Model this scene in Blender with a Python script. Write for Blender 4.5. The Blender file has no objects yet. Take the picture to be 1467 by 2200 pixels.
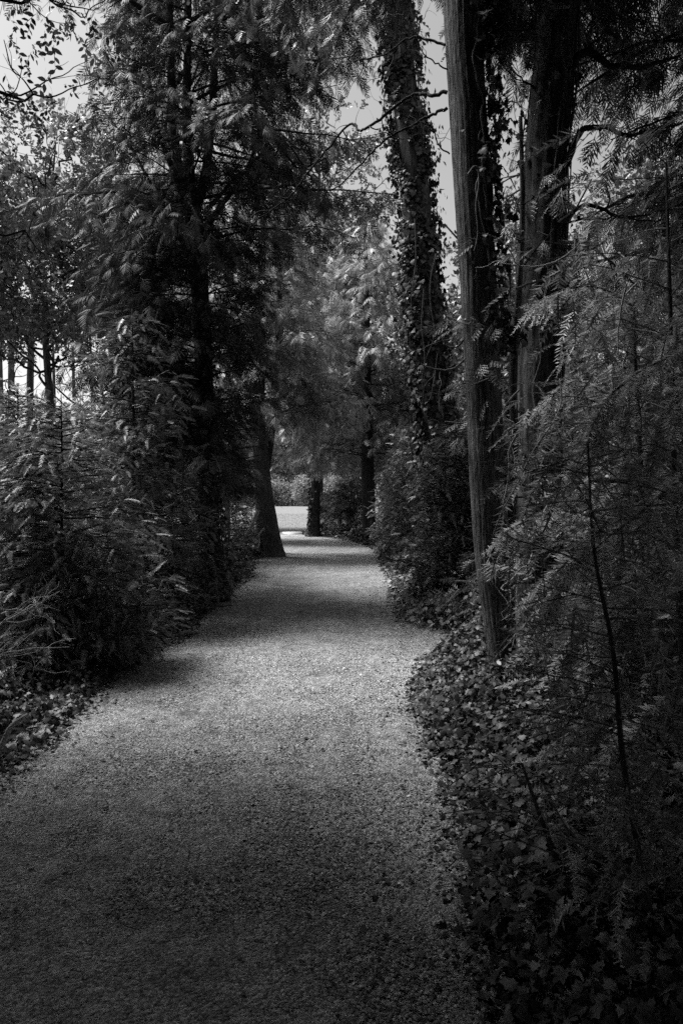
import bpy, math, random
import numpy as np
from math import radians, pi, sin, cos, sqrt

SC = bpy.context.scene
COL = SC.collection
random.seed(11)

# ------------------------------------------------------------------ camera
EYE = 1.6
FPX = 1467.0          # focal length in pixels of the photograph (24 mm on a 36 mm frame)
HZ = 1065.0           # horizon row
cam_d = bpy.data.cameras.new('camera')
cam = bpy.data.objects.new('camera', cam_d)
COL.objects.link(cam)
cam.location = (0, 0, EYE)
cam.rotation_euler = (radians(90), 0, 0)
cam_d.lens = 24
cam_d.sensor_width = 36
cam_d.shift_y = -35.0 / 2200.0
cam_d.clip_start = 0.05
cam_d.clip_end = 1000
cam_d.dof.use_dof = True
cam_d.dof.focus_distance = 8.0
cam_d.dof.aperture_fstop = 8.0
SC.camera = cam

# ------------------------------------------------------------------ sky, sun, exposure
SUN_EL, SUN_AZ = radians(60), radians(-66)      # azimuth from +Y (straight ahead), clockwise; sun high at the left
SKY_STRENGTH = 0.075
SUN_STRENGTH = 3.0
EXPOSURE = 1.42
w = bpy.data.worlds.new('World'); SC.world = w; w.use_nodes = True
nt = w.node_tree; nt.nodes.clear()
sky = nt.nodes.new('ShaderNodeTexSky'); sky.sky_type = 'NISHITA'; sky.sun_disc = False
sky.sun_elevation = SUN_EL; sky.sun_rotation = SUN_AZ
sky.air_density = 1.0; sky.dust_density = 2.0; sky.ozone_density = 1.0
bw = nt.nodes.new('ShaderNodeRGBToBW')
bg = nt.nodes.new('ShaderNodeBackground'); bg.inputs['Strength'].default_value = SKY_STRENGTH
out = nt.nodes.new('ShaderNodeOutputWorld')
nt.links.new(sky.outputs[0], bw.inputs[0]); nt.links.new(bw.outputs[0], bg.inputs[0]); nt.links.new(bg.outputs[0], out.inputs[0])

sd = bpy.data.lights.new('sun', 'SUN'); sd.energy = SUN_STRENGTH; sd.angle = radians(22); sd.color = (1, 1, 1)
so = bpy.data.objects.new('sun', sd); COL.objects.link(so)
# lamp shines along its -Z; direction to the sun:
sx, sy, sz = sin(SUN_AZ)*cos(SUN_EL), cos(SUN_AZ)*cos(SUN_EL), sin(SUN_EL)
from mathutils import Vector
so.rotation_euler = Vector((sx, sy, sz)).to_track_quat('Z', 'Y').to_euler()
so.location = (sx*40, sy*40, sz*40)

SC.view_settings.view_transform = 'Standard'
SC.view_settings.look = 'None'
SC.view_settings.exposure = EXPOSURE
SC.view_settings.gamma = 1
SC.render.engine = 'CYCLES'
SC.cycles.use_denoising = False
SC.cycles.max_bounces = 5
SC.cycles.diffuse_bounces = 3
SC.cycles.glossy_bounces = 1
SC.cycles.transmission_bounces = 3
SC.cycles.transparent_max_bounces = 4
SC.cycles.caustics_reflective = False
SC.cycles.caustics_refractive = False
SC.cycles.sample_clamp_indirect = 4

# ------------------------------------------------------------------ materials (all neutral: the photograph is black and white)
def new_mat(name):
    m = bpy.data.materials.new(name); m.use_nodes = True
    t = m.node_tree; t.nodes.clear()
    o = t.nodes.new('ShaderNodeOutputMaterial')
    return m, t, o

def grey(v): return (v, v, v, 1)

def leaf_mat(name, lo, hi, trans=0.3, rough=0.5, spec=0.4):
    m, t, o = new_mat(name)
    at = t.nodes.new('ShaderNodeAttribute'); at.attribute_name = 'var'
    isl = t.nodes.new('ShaderNodeNewGeometry')
    mx = t.nodes.new('ShaderNodeMath'); mx.operation = 'MULTIPLY_ADD'
    mx.inputs[1].default_value = 0.5; mx.inputs[2].default_value = 0.0
    t.links.new(isl.outputs['Random Per Island'], mx.inputs[0])
    ad = t.nodes.new('ShaderNodeMath'); ad.operation = 'MULTIPLY_ADD'; ad.inputs[1].default_value = 0.5
    t.links.new(at.outputs['Fac'], ad.inputs[0]); t.links.new(mx.outputs[0], ad.inputs[2])
    mr = t.nodes.new('ShaderNodeMapRange'); mr.inputs['To Min'].default_value = lo; mr.inputs['To Max'].default_value = hi
    pw = t.nodes.new('ShaderNodeMath'); pw.operation = 'POWER'; pw.inputs[1].default_value = 2.0
    t.links.new(ad.outputs[0], pw.inputs[0]); t.links.new(pw.outputs[0], mr.inputs['Value'])
    p = t.nodes.new('ShaderNodeBsdfPrincipled'); p.inputs['Roughness'].default_value = rough
    p.inputs['Specular IOR Level'].default_value = spec
    t.links.new(mr.outputs[0], p.inputs['Base Color'])
    tr = t.nodes.new('ShaderNodeBsdfTranslucent'); t.links.new(mr.outputs[0], tr.inputs[0])
    ms = t.nodes.new('ShaderNodeMixShader'); ms.inputs[0].default_value = trans
    t.links.new(p.outputs[0], ms.inputs[1]); t.links.new(tr.outputs[0], ms.inputs[2])
    t.links.new(ms.outputs[0], o.inputs[0])
    return m

def bark_mat(name, lo, hi, scale=9.0, stretch=0.12, bump=0.6, patch=0.5):
    m, t, o = new_mat(name)
    tc = t.nodes.new('ShaderNodeTexCoord')
    mp = t.nodes.new('ShaderNodeMapping'); mp.inputs['Scale'].default_value = (scale, scale, scale*stretch)
    t.links.new(tc.outputs['Object'], mp.inputs[0])
    n1 = t.nodes.new('ShaderNodeTexNoise'); n1.inputs['Scale'].default_value = 4; n1.inputs['Detail'].default_value = 8; n1.inputs['Roughness'].default_value = 0.7
    t.links.new(mp.outputs[0], n1.inputs['Vector'])
    n2 = t.nodes.new('ShaderNodeTexNoise'); n2.inputs['Scale'].default_value = 3.0; n2.inputs['Detail'].default_value = 4
    t.links.new(tc.outputs['Object'], n2.inputs['Vector'])
    r1 = t.nodes.new('ShaderNodeMapRange'); r1.inputs['From Min'].default_value = 0.36; r1.inputs['From Max'].default_value = 0.66
    r1.inputs['To Min'].default_value = lo; r1.inputs['To Max'].default_value = hi
    t.links.new(n1.outputs['Fac'], r1.inputs['Value'])
    r2 = t.nodes.new('ShaderNodeMapRange'); r2.inputs['From Min'].default_value = 0.3; r2.inputs['From Max'].default_value = 0.7
    r2.inputs['To Min'].default_value = 1-patch; r2.inputs['To Max'].default_value = 1.15
    t.links.new(n2.outputs['Fac'], r2.inputs['Value'])
    mu = t.nodes.new('ShaderNodeMath'); mu.operation = 'MULTIPLY'
    t.links.new(r1.outputs[0], mu.inputs[0]); t.links.new(r2.outputs[0], mu.inputs[1])
    bp = t.nodes.new('ShaderNodeBump'); bp.inputs['Strength'].default_value = bump; bp.inputs['Distance'].default_value = 0.035
    t.links.new(n1.outputs['Fac'], bp.inputs['Height'])
    p = t.nodes.new('ShaderNodeBsdfPrincipled'); p.inputs['Roughness'].default_value = 0.85; p.inputs['Specular IOR Level'].default_value = 0.2
    t.links.new(mu.outputs[0], p.inputs['Base Color']); t.links.new(bp.outputs[0], p.inputs['Normal'])
    t.links.new(p.outputs[0], o.inputs[0])
    return m

def gravel_mat():
    m, t, o = new_mat('gravel')
    tc = t.nodes.new('ShaderNodeTexCoord')
    # warped cells so that no lattice shows
    v1 = t.nodes.new('ShaderNodeTexVoronoi'); v1.inputs['Scale'].default_value = 78; v1.inputs['Randomness'].default_value = 1
    v2 = t.nodes.new('ShaderNodeTexVoronoi'); v2.inputs['Scale'].default_value = 140
    n0 = t.nodes.new('ShaderNodeTexNoise'); n0.inputs['Scale'].default_value = 0.9; n0.inputs['Detail'].default_value = 5
    n1 = t.nodes.new('ShaderNodeTexNoise'); n1.inputs['Scale'].default_value = 14; n1.inputs['Detail'].default_value = 6; n1.inputs['Roughness'].default_value = 0.65
    for n in (v1, v2, n0, n1): t.links.new(tc.outputs['Object'], n.inputs['Vector'])
    sp = t.nodes.new('ShaderNodeSeparateColor'); t.links.new(v1.outputs['Color'], sp.inputs[0])
    sp2 = t.nodes.new('ShaderNodeSeparateColor'); t.links.new(v2.outputs['Color'], sp2.inputs[0])
    c1 = t.nodes.new('ShaderNodeMapRange'); c1.inputs['To Min'].default_value = 0.01; c1.inputs['To Max'].default_value = 0.62
    t.links.new(sp.outputs[0], c1.inputs['Value'])
    c2 = t.nodes.new('ShaderNodeMapRange'); c2.inputs['To Min'].default_value = 0.03; c2.inputs['To Max'].default_value = 0.62
    t.links.new(sp2.outputs[0], c2.inputs['Value'])
    av = t.nodes.new('ShaderNodeMix'); av.data_type = 'FLOAT'; av.inputs[0].default_value = 0.5
    t.links.new(c1.outputs[0], av.inputs[2]); t.links.new(c2.outputs[0], av.inputs[3])
    r0 = t.nodes.new('ShaderNodeMapRange'); r0.inputs['From Min'].default_value = 0.35; r0.inputs['From Max'].default_value = 0.65; r0.inputs['To Min'].default_value = 0.78; r0.inputs['To Max'].default_value = 1.15
    t.links.new(n0.outputs['Fac'], r0.inputs['Value'])
    r1 = t.nodes.new('ShaderNodeMapRange'); r1.inputs['From Min'].default_value = 0.32; r1.inputs['From Max'].default_value = 0.6; r1.inputs['To Min'].default_value = 0.55; r1.inputs['To Max'].default_value = 1.1
    t.links.new(n1.outputs['Fac'], r1.inputs['Value'])
    m1 = t.nodes.new('ShaderNodeMath'); m1.operation = 'MULTIPLY'; m2 = t.nodes.new('ShaderNodeMath'); m2.operation = 'MULTIPLY'
    t.links.new(av.outputs[0], m1.inputs[0]); t.links.new(r0.outputs[0], m1.inputs[1])
    t.links.new(m1.outputs[0], m2.inputs[0]); t.links.new(r1.outputs[0], m2.inputs[1])
    at = t.nodes.new('ShaderNodeAttribute'); at.attribute_name = 'var'
    n3 = t.nodes.new('ShaderNodeTexNoise'); n3.inputs['Scale'].default_value = 3.2; n3.inputs['Detail'].default_value = 7; n3.inputs['Roughness'].default_value = 0.7
    t.links.new(tc.outputs['Object'], n3.inputs['Vector'])
    tm = t.nodes.new('ShaderNodeMath'); tm.operation = 'MULTIPLY'; t.links.new(at.outputs['Fac'], tm.inputs[0]); t.links.new(n3.outputs['Fac'], tm.inputs[1])
    tr_ = t.nodes.new('ShaderNodeMapRange'); tr_.inputs['From Min'].default_value = 0.15; tr_.inputs['From Max'].default_value = 0.6; tr_.inputs['To Min'].default_value = 1.0; tr_.inputs['To Max'].default_value = 0.5
    t.links.new(tm.outputs[0], tr_.inputs['Value'])
    pt = t.nodes.new('ShaderNodeMapRange'); pt.inputs['From Min'].default_value = 0.36; pt.inputs['From Max'].default_value = 0.5; pt.inputs['To Min'].default_value = 0.72; pt.inputs['To Max'].default_value = 1.12
    t.links.new(n3.outputs['Fac'], pt.inputs['Value'])
    m3 = t.nodes.new('ShaderNodeMath'); m3.operation = 'MULTIPLY'; t.links.new(m2.outputs[0], m3.inputs[0]); t.links.new(tr_.outputs[0], m3.inputs[1])
    m4 = t.nodes.new('ShaderNodeMath'); m4.operation = 'MULTIPLY'; t.links.new(m3.outputs[0], m4.inputs[0]); t.links.new(pt.outputs[0], m4.inputs[1])
    hs = t.nodes.new('ShaderNodeMath'); hs.operation = 'MULTIPLY'; hs.inputs[1].default_value = -1
    t.links.new(v1.outputs['Distance'], hs.inputs[0])
    bp = t.nodes.new('ShaderNodeBump'); bp.inputs['Strength'].default_value = 0.9; bp.inputs['Distance'].default_value = 0.014
    t.links.new(hs.outputs[0], bp.inputs['Height'])
    b2 = t.nodes.new('ShaderNodeBump'); b2.inputs['Strength'].default_value = 0.5; b2.inputs['Distance'].default_value = 0.03
    t.links.new(n1.outputs['Fac'], b2.inputs['Height']); t.links.new(bp.outputs[0], b2.inputs['Normal'])
    p = t.nodes.new('ShaderNodeBsdfPrincipled'); p.inputs['Roughness'].default_value = 0.75; p.inputs['Specular IOR Level'].default_value = 0.35
    t.links.new(m4.outputs[0], p.inputs['Base Color']); t.links.new(b2.outputs[0], p.inputs['Normal'])
    t.links.new(p.outputs[0], o.inputs[0])
    return m

def noise_mat(name, lo, hi, scale, rough=0.9, bump=0.4, dist=0.02, detail=8):
    m, t, o = new_mat(name)
    tc = t.nodes.new('ShaderNodeTexCoord')
    n = t.nodes.new('ShaderNodeTexNoise'); n.inputs['Scale'].default_value = scale; n.inputs['Detail'].default_value = detail; n.inputs['Roughness'].default_value = 0.7
    t.links.new(tc.outputs['Object'], n.inputs['Vector'])
    r = t.nodes.new('ShaderNodeMapRange'); r.inputs['From Min'].default_value = 0.33; r.inputs['From Max'].default_value = 0.67
    r.inputs['To Min'].default_value = lo; r.inputs['To Max'].default_value = hi
    t.links.new(n.outputs['Fac'], r.inputs['Value'])
    bp = t.nodes.new('ShaderNodeBump'); bp.inputs['Strength'].default_value = bump; bp.inputs['Distance'].default_value = dist
    t.links.new(n.outputs['Fac'], bp.inputs['Height'])
    p = t.nodes.new('ShaderNodeBsdfPrincipled'); p.inputs['Roughness'].default_value = rough; p.inputs['Specular IOR Level'].default_value = 0.2
    t.links.new(r.outputs[0], p.inputs['Base Color']); t.links.new(bp.outputs[0], p.inputs['Normal'])
    t.links.new(p.outputs[0], o.inputs[0])
    return m

M = dict(
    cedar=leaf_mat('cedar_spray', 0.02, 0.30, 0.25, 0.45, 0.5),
    cedar_lit=leaf_mat('cedar_spray_lit', 0.06, 0.75, 0.3, 0.45, 0.5),  # higher albedo copy of cedar: light on these crowns put into the colour
    frond=leaf_mat('frond', 0.02, 0.62, 0.3, 0.5, 0.4),  # brighter albedo paints in the light the near saplings lack
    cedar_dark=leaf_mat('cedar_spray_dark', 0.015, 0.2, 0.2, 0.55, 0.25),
    yew=leaf_mat('yew_needles', 0.03, 0.42, 0.25, 0.4, 0.5),
    broad=leaf_mat('broad_leaf', 0.03, 0.36, 0.35, 0.4, 0.5),
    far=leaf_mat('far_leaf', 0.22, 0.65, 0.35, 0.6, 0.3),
    ivy=leaf_mat('ivy_leaf', 0.008, 0.16, 0.1, 0.45, 0.3),
    herb=leaf_mat('herb_leaf', 0.02, 0.45, 0.2, 0.4, 0.45),
    grass=leaf_mat('grass_blade', 0.1, 0.3, 0.3, 0.6, 0.2),
    litter=leaf_mat('litter', 0.02, 0.2, 0.0, 0.8, 0.2),
    bark=bark_mat('cedar_bark', 0.03, 0.16),
    bark_light=bark_mat('smooth_bark', 0.10, 0.32, 7, 0.15, 0.5, 0.4),
    bark_strip=bark_mat('stringy_bark', 0.02, 0.27, 21, 0.11, 1.0, 0.6),
    bark_dark=bark_mat('dark_bark', 0.015, 0.07),
    twig=bark_mat('twig_bark', 0.06, 0.2, 20, 0.3),
    twig_dark=bark_mat('twig_dark', 0.015, 0.06, 20, 0.3),
    twig_pale=bark_mat('twig_pale', 0.25, 0.55, 20, 0.3),
    gravel=gravel_mat(),
    soil=noise_mat('soil', 0.01, 0.05, 9, 0.95, 0.8, 0.04),
    lawn=noise_mat('lawn_turf', 0.14, 0.26, 3, 0.9, 0.5, 0.03),
    stone=noise_mat('stone', 0.45, 0.65, 12, 0.8, 0.3, 0.01),
)

# ------------------------------------------------------------------ helpers
def P(px, py, D):
    return np.array([(px-733.5)/FPX*D, D, EYE+(HZ-py)/FPX*D])
def G(px, py):
    D = EYE*FPX/(py-HZ)
    return np.array([(px-733.5)/FPX*D, D, 0.0])

def link(name, me, parent=None, loc=(0, 0, 0)):
    o = bpy.data.objects.new(name, me); COL.objects.link(o)
    if parent is not None: o.parent = parent
    o.location = loc
    return o

def tri_mesh(name, V, T, mat, var=None, smooth=False):
    V = np.ascontiguousarray(V, dtype=np.float32); T = np.ascontiguousarray(T, dtype=np.int32)
    me = bpy.data.meshes.new(name)
    me.vertices.add(len(V)); me.vertices.foreach_set('co', V.ravel())
    me.loops.add(T.size); me.loops.foreach_set('vertex_index', T.ravel())
    me.polygons.add(len(T))
    me.polygons.foreach_set('loop_start', np.arange(0, T.size, 3, dtype=np.int32))
    me.polygons.foreach_set('loop_total', np.full(len(T), 3, dtype=np.int32))
    if smooth: me.polygons.foreach_set('use_smooth', np.ones(len(T), dtype=bool))
    if var is not None:
        a = me.attributes.new('var', 'FLOAT', 'POINT'); a.data.foreach_set('value', np.ascontiguousarray(var, dtype=np.float32))
    me.update(calc_edges=True)
    me.materials.append(mat)
    return me

def tag(o, label=None, cat=None, group=None, kind=None):
    if label: o['label'] = label
    if cat: o['category'] = cat
    if group: o['group'] = group
    if kind: o['kind'] = kind
    return o

def empty(name, loc, label, cat, group=None):
    e = bpy.data.objects.new(name, None); COL.objects.link(e); e.location = tuple(loc); e.empty_display_size = 0.3
    tag(e, label, cat, group)
    return e

class Buf:
    """collects triangles; positions in world space, origin removed when linked"""
    def __init__(s): s.V = []; s.T = []; s.A = []; s.n = 0
    def add(s, V, T, a=0.5):
        s.V.append(np.asarray(V, dtype=np.float32)); s.T.append(np.asarray(T, dtype=np.int64)+s.n)
        s.A.append(np.full(len(V), a, dtype=np.float32) if np.isscalar(a) else np.asarray(a, dtype=np.float32))
        s.n += len(V)
    def ok(s): return s.n > 0
    def build(s, name, mat, parent=None, smooth=False, label=None):
        V = np.concatenate(s.V); T = np.concatenate(s.T); A = np.concatenate(s.A)
        org = np.array(parent.location) if parent is not None else np.array([0., 0., 0.])
        if parent is None:
            org = np.array([V[:, 0].mean(), V[:, 1].mean(), V[:, 2].min()])
        me = tri_mesh(name, V-org, T, mat, A, smooth)
        o = link(name, me, parent, (0, 0, 0) if parent is not None else tuple(org))
        if label: o['label'] = label
        return o

def nrm(v): 
    v = np.asarray(v, dtype=float); return v/(np.linalg.norm(v, axis=-1, keepdims=True)+1e-9)

def tube(buf, pts, rad, sides=5, a=0.5, cap=True, ridge=None):
    pts = np.asarray(pts, float); rad = np.asarray(rad, float)
    k = len(pts)
    tan = nrm(np.gradient(pts, axis=0))
    ref = np.array([0.0, 1.0, 0.0]) if abs(tan[0][2]) > 0.6 else np.array([0.0, 0.0, 1.0])
    u = nrm(np.cross(tan, ref)); v = np.cross(tan, u)
    ang = np.linspace(0, 2*pi, sides, endpoint=False)
    ca, sa = np.cos(ang), np.sin(ang)
    R = rad[:, None]*np.ones(sides)[None, :]
    if ridge is not None: R = R*ridge(k, sides)
    V = pts[:, None, :]+R[:, :, None]*(ca[None, :, None]*u[:, None, :]+sa[None, :, None]*v[:, None, :])
    V = V.reshape(-1, 3)
    i = np.arange(k-1)[:, None]*sides; j = np.arange(sides)[None, :]; j2 = (j+1) % sides
    a0 = (i+j).ravel(); b0 = (i+j2).ravel(); c0 = (i+sides+j2).ravel(); d0 = (i+sides+j).ravel()
    T = np.concatenate([np.stack([a0, b0, c0], 1), np.stack([a0, c0, d0], 1)])
    if cap:
        V = np.vstack([V, pts[-1]+tan[-1]*rad[-1]*0.6]); c = len(V)-1; base = (k-1)*sides
        T = np.vstack([T, np.stack([base+np.arange(sides), base+(np.arange(sides)+1) % sides, np.full(sides, c)], 1)])
    buf.add(V, T, a)

def smooth_path(ctrl, n):
    """Catmull-Rom through rows of ctrl (any number of columns)"""
    c = np.asarray(ctrl, float); m = len(c)
    e = np.vstack([2*c[0]-c[1], c, 2*c[-1]-c[-2]])
    t = np.linspace(0, m-1-1e-6, n); i = t.astype(int); f = (t-i)[:, None]
    p0, p1, p2, p3 = e[i], e[i+1], e[i+2], e[i+3]
    return 0.5*((2*p1)+(-p0+p2)*f+(2*p0-5*p1+4*p2-p3)*f**2+(-p0+3*p1-3*p2+p3)*f**3)

def ridger(rng, amp=0.05, lump=0.05, n=11):
    ph = rng.uniform(0, 6.28, 6)
    def f(k, s):
        a = np.linspace(0, 2*pi, s, endpoint=False)[None, :]; z = np.linspace(0, 1, k)[:, None]
        w_ = 1.1*np.sin(9*z+ph[0])+0.6*np.sin(23*z+ph[1])+0.3*np.sin(57*z+ph[4])+0.25*np.sin(41*z+2*a)
        r = amp*(np.abs(np.sin(n*0.5*a+w_+ph[2]))-0.6)*(1+0.6*np.sin(35*z+3*a+ph[0])*np.sin(17*z-2*a))+amp*0.5*np.sin((n*2+1)*a+2*w_+ph[3]+5*z)
        r = r+lump*np.sin(2*a+7*z+ph[4])*0.6+lump*np.sin(3*a-13*z+ph[5])*0.5+rng.normal(0, amp*0.16, (k, s))
        return 1+r
    return f

# ---- foliage templates: (V, T) with the axis along +X, flat in XY, length 1
def strip(V, T, p0, p1, w0, w1, drop=0.0):
    p0 = np.array(p0, float); p1 = np.array(p1, float); d = p1-p0; s = nrm(np.array([-d[1], d[0], 0.0]))
    mid = (p0+p1)/2+np.array([0, 0, drop*0.0]); i = len(V)
    V += [p0-s*w0*0.5, p0+s*w0*0.5, mid+s*w1, mid-s*w1, p1-np.array([0, 0, drop])]
    T += [(i, i+1, i+2), (i, i+2, i+3), (i+3, i+2, i+4)]

def t_cedar(rng, n=9, sub=0, width=0.035):
    V, T = [], []
    def zc(x, y): return -0.30*x*x-0.25*abs(y)
    xs = np.linspace(0.08, 0.97, n)
    px = np.linspace(0, 1, 5)
    for a, b in zip(px[:-1], px[1:]): strip(V, T, (a, 0, zc(a, 0)), (b, 0, zc(b, 0)), 0.02, 0.016)
    for k, x in enumerate(xs):
        for sgn in ((1, -1) if sub == 0 else ((1,) if k % 2 else (-1,))):
            L = (0.52*(1-x)**0.7+0.10)*rng.uniform(0.8, 1.15); an = radians(rng.uniform(32, 50))*sgn
            x1, y1 = x+L*cos(an), L*sin(an)
            strip(V, T, (x, 0, zc(x, 0)), (x1, y1, zc(x1, y1)), width*0.6, width, 0.03)
            if sub:
                for q in np.linspace(0.25, 0.85, sub):
                    for s2 in (1, -1):
                        l2 = L*0.38*(1-q*0.6); a2 = an+s2*radians(rng.uniform(30, 48))
                        qx, qy = x+L*q*cos(an), L*q*sin(an)
                        ex, ey = qx+l2*cos(a2), qy+l2*sin(a2)
                        strip(V, T, (qx, qy, zc(qx, qy)), (ex, ey, zc(ex, ey)), width*0.4, width*0.6, 0.02)
    return np.array(V), np.array(T)

def t_needle(rng, n=12, width=0.05, nl=0.2, droop=0.2, irr=0.15):
    V, T = [], []
    strip(V, T, (0, 0, 0), (0.5, 0, -droop*0.25), 0.03, 0.02); strip(V, T, (0.5, 0, -droop*0.25), (1, 0, -droop), 0.02, 0.015)
    for x in np.linspace(0.06, 1, n):
        for sgn in (1, -1):
            L = nl*(1-0.55*x**1.5)*rng.uniform(1-irr*1.4, 1+irr); an = radians(rng.uniform(62-irr*60, 64+irr*50))*sgn; z = -droop*x*x
            if irr > 0.3 and rng.random() < 0.14: continue
            strip(V, T, (x, 0, z), (x+L*cos(an), L*sin(an), z-L*rng.uniform(0.0, 0.35)), width*0.7, width*0.5)
    return np.array(V), np.array(T)

def poly_leaf(pts, fold=0.12, bend=0.1):
    pts = np.array(pts, float); n = len(pts)
    V = [[0.45, 0, 0]]+[[x, y, -bend*x*x+fold*abs(y)] for x, y in pts]
    T = [(0, 1+i, 1+(i+1) % n) for i in range(n)]
    return np.array(V), np.array(T)
IVY = [(0.05, 0.0), (-0.05, 0.28), (0.12, 0.42), (0.22, 0.62), (0.42, 0.36), (0.62, 0.45), (0.68, 0.22), (1.02, 0.0), (0.68, -0.22), (0.62, -0.45), (0.42, -0.36), (0.22, -0.62), (0.12, -0.42), (-0.05, -0.28)]
OVAL = [(0, 0), (0.2, 0.18), (0.5, 0.26), (0.8, 0.16), (1.05, 0), (0.8, -0.16), (0.5, -0.26), (0.2, -0.18)]
ROUND = [(0, 0), (0.2, 0.3), (0.55, 0.36), (0.85, 0.24), (1, 0), (0.85, -0.24), (0.55, -0.36), (0.2, -0.3)]
def t_twig_leaves(rng, n=5, size=0.35, shape=OVAL):
    """a twig of length 1 with n leaves"""
    V, T = [], []
    strip(V, T, (0, 0, 0), (1, 0, -0.1), 0.02, 0.012)
    V = list(map(list, V)); out = [np.array(V)], [np.array(T)]; off = len(V)
    for k in range(n):
        x = (k+0.6)/n; lv, lt = poly_leaf(shape, 0.1, 0.15)
        an = radians(rng.uniform(30, 75))*(1 if k % 2 else -1); ti = rng.uniform(-0.7, 0.5); s = size*rng.uniform(0.7, 1.15)
        R = np.array([[cos(an), -sin(an), 0], [sin(an), cos(an), 0], [0, 0, 1]])
        Tl = np.array([[cos(ti), 0, sin(ti)], [0, 1, 0], [-sin(ti), 0, cos(ti)]])
        ro = rng.uniform(-0.6, 0.6); Ro = np.array([[1, 0, 0], [0, cos(ro), -sin(ro)], [0, sin(ro), cos(ro)]])
        lv = (lv*s)@(R@Tl@Ro).T+np.array([x, 0, -0.1*x])
        out[0].append(lv); out[1].append(lt+off); off += len(lv)
    return np.vstack(out[0]), np.vstack(out[1])
def simple_leaf(shape):
    """6-vertex leaf (few faces)"""
    if shape == 'd': V = [[0, 0, 0], [0.45, 0.28, 0.05], [1, 0, -0.12], [0.45, -0.28, 0.05]]
    return np.array(V), np.array([(0, 1, 2), (0, 2, 3)])
def t_clump(rng, n=6, size=0.4):
    V, T = [], []; off = 0
    for k in range(n):
        lv, lt = simple_leaf('d'); s = size*rng.uniform(0.6, 1.2)
        A = rng.normal(size=(3, 3)); Q, _ = np.linalg.qr(A)
        V.append(lv*s@Q.T+rng.uniform(-0.45, 0.45, 3)+np.array([0.5, 0, 0])); T.append(lt+off); off += len(lv)
    return np.vstack(V), np.vstack(T)

R0 = np.random.default_rng(5)
TP = dict(
    cedar_near=[t_cedar(R0, 10, 3, 0.02) for _ in range(4)],
    cedar=[t_cedar(R0, 8, 0, 0.028) for _ in range(5)],
    cedar_thin=[t_cedar(R0, 6, 0, 0.035) for _ in range(4)],
    yew_near=[t_needle(R0, 16, 0.036, 0.22) for _ in range(4)],
    yew=[t_needle(R0, 10, 0.055, 0.24) for _ in range(4)],
    frond=[t_needle(R0, 24, 0.026, 0.2, d_, 0.45) for d_ in (0.15, 0.3, 0.45, 0.6, 0.3, 0.45)],
    ivy=[poly_leaf(IVY, 0.15, 0.15), poly_leaf([(x, y*0.85) for x, y in IVY], 0.05, 0.3), poly_leaf([(x, y*1.1) for x, y in IVY], -0.08, 0.1)],
    oval=[poly_leaf(OVAL, 0.12, 0.2), poly_leaf(ROUND, 0.08, 0.15)],
    twig=[t_twig_leaves(R0, 6, 0.34) for _ in range(4)],
    oak=[t_twig_leaves(R0, 6, 0.42, ROUND) for _ in range(4)],
    clump=[t_clump(R0, 6, 0.42) for _ in range(6)],
)

def scatter(buf, tmpl, pos, dirs, ups, size, rng, var=None):
    pos = np.asarray(pos, float); N = len(pos)
    if N == 0: return
    x = nrm(dirs); y = nrm(np.cross(ups, x)); z = np.cross(x, y)
    size = np.broadcast_to(size, (N,)).astype(float)
    Mx = np.stack([x, y, z], 2)*size[:, None, None]      # columns are the axes
    if var is None: var = rng.uniform(0, 1, N)
    which = rng.integers(0, len(tmpl), N)
    for k, (V, T) in enumerate(tmpl):
        s = np.where(which == k)[0]
        if len(s) == 0: continue
        W = np.einsum('nij,vj->nvi', Mx[s], V)+pos[s][:, None, :]
        TT = T[None]+(np.arange(len(s))*len(V))[:, None, None]
        buf.add(W.reshape(-1, 3), TT.reshape(-1, 3), np.repeat(var[s], len(V)))

def vnoise(p, f, seed=0):
    """cheap smooth pseudo-noise in 3-D, -1..1"""
    r = np.random.default_rng(seed); s = 0
    for k in range(4):
        a = r.normal(size=3)*f*(1+0.5*k); s = s+np.sin(p@a+r.uniform(0, 6.28))
    return s/2.6

# clear air kept by people walking and pruning: (xmin,xmax,ymin,ymax,zmin,zmax)
CLEAR = [(-1.55, 0.75, 0.3, 9.0, 0.0, 2.6), (-1.5, 0.8, 9.0, 17.0, 0.0, 2.6), (-2.2, -0.85, 17.0, 24.0, 0.0, 2.75), (-3.2, -1.25, 24.0, 36.0, 0.0, 3.0), (-1.6, 0.6, 17.0, 24.0, 0, 2.3),
         (-0.9, 0.9, -3, 1.6, 0, 3.0)]
def keep_mask(p, extra=()):
    k = np.ones(len(p), bool)
    for b in list(CLEAR)+list(extra):
        k &= ~((p[:, 0] > b[0]) & (p[:, 0] < b[1]) & (p[:, 1] > b[2]) & (p[:, 1] < b[3]) & (p[:, 2] > b[4]) & (p[:, 2] < b[5]))
    return k

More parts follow.
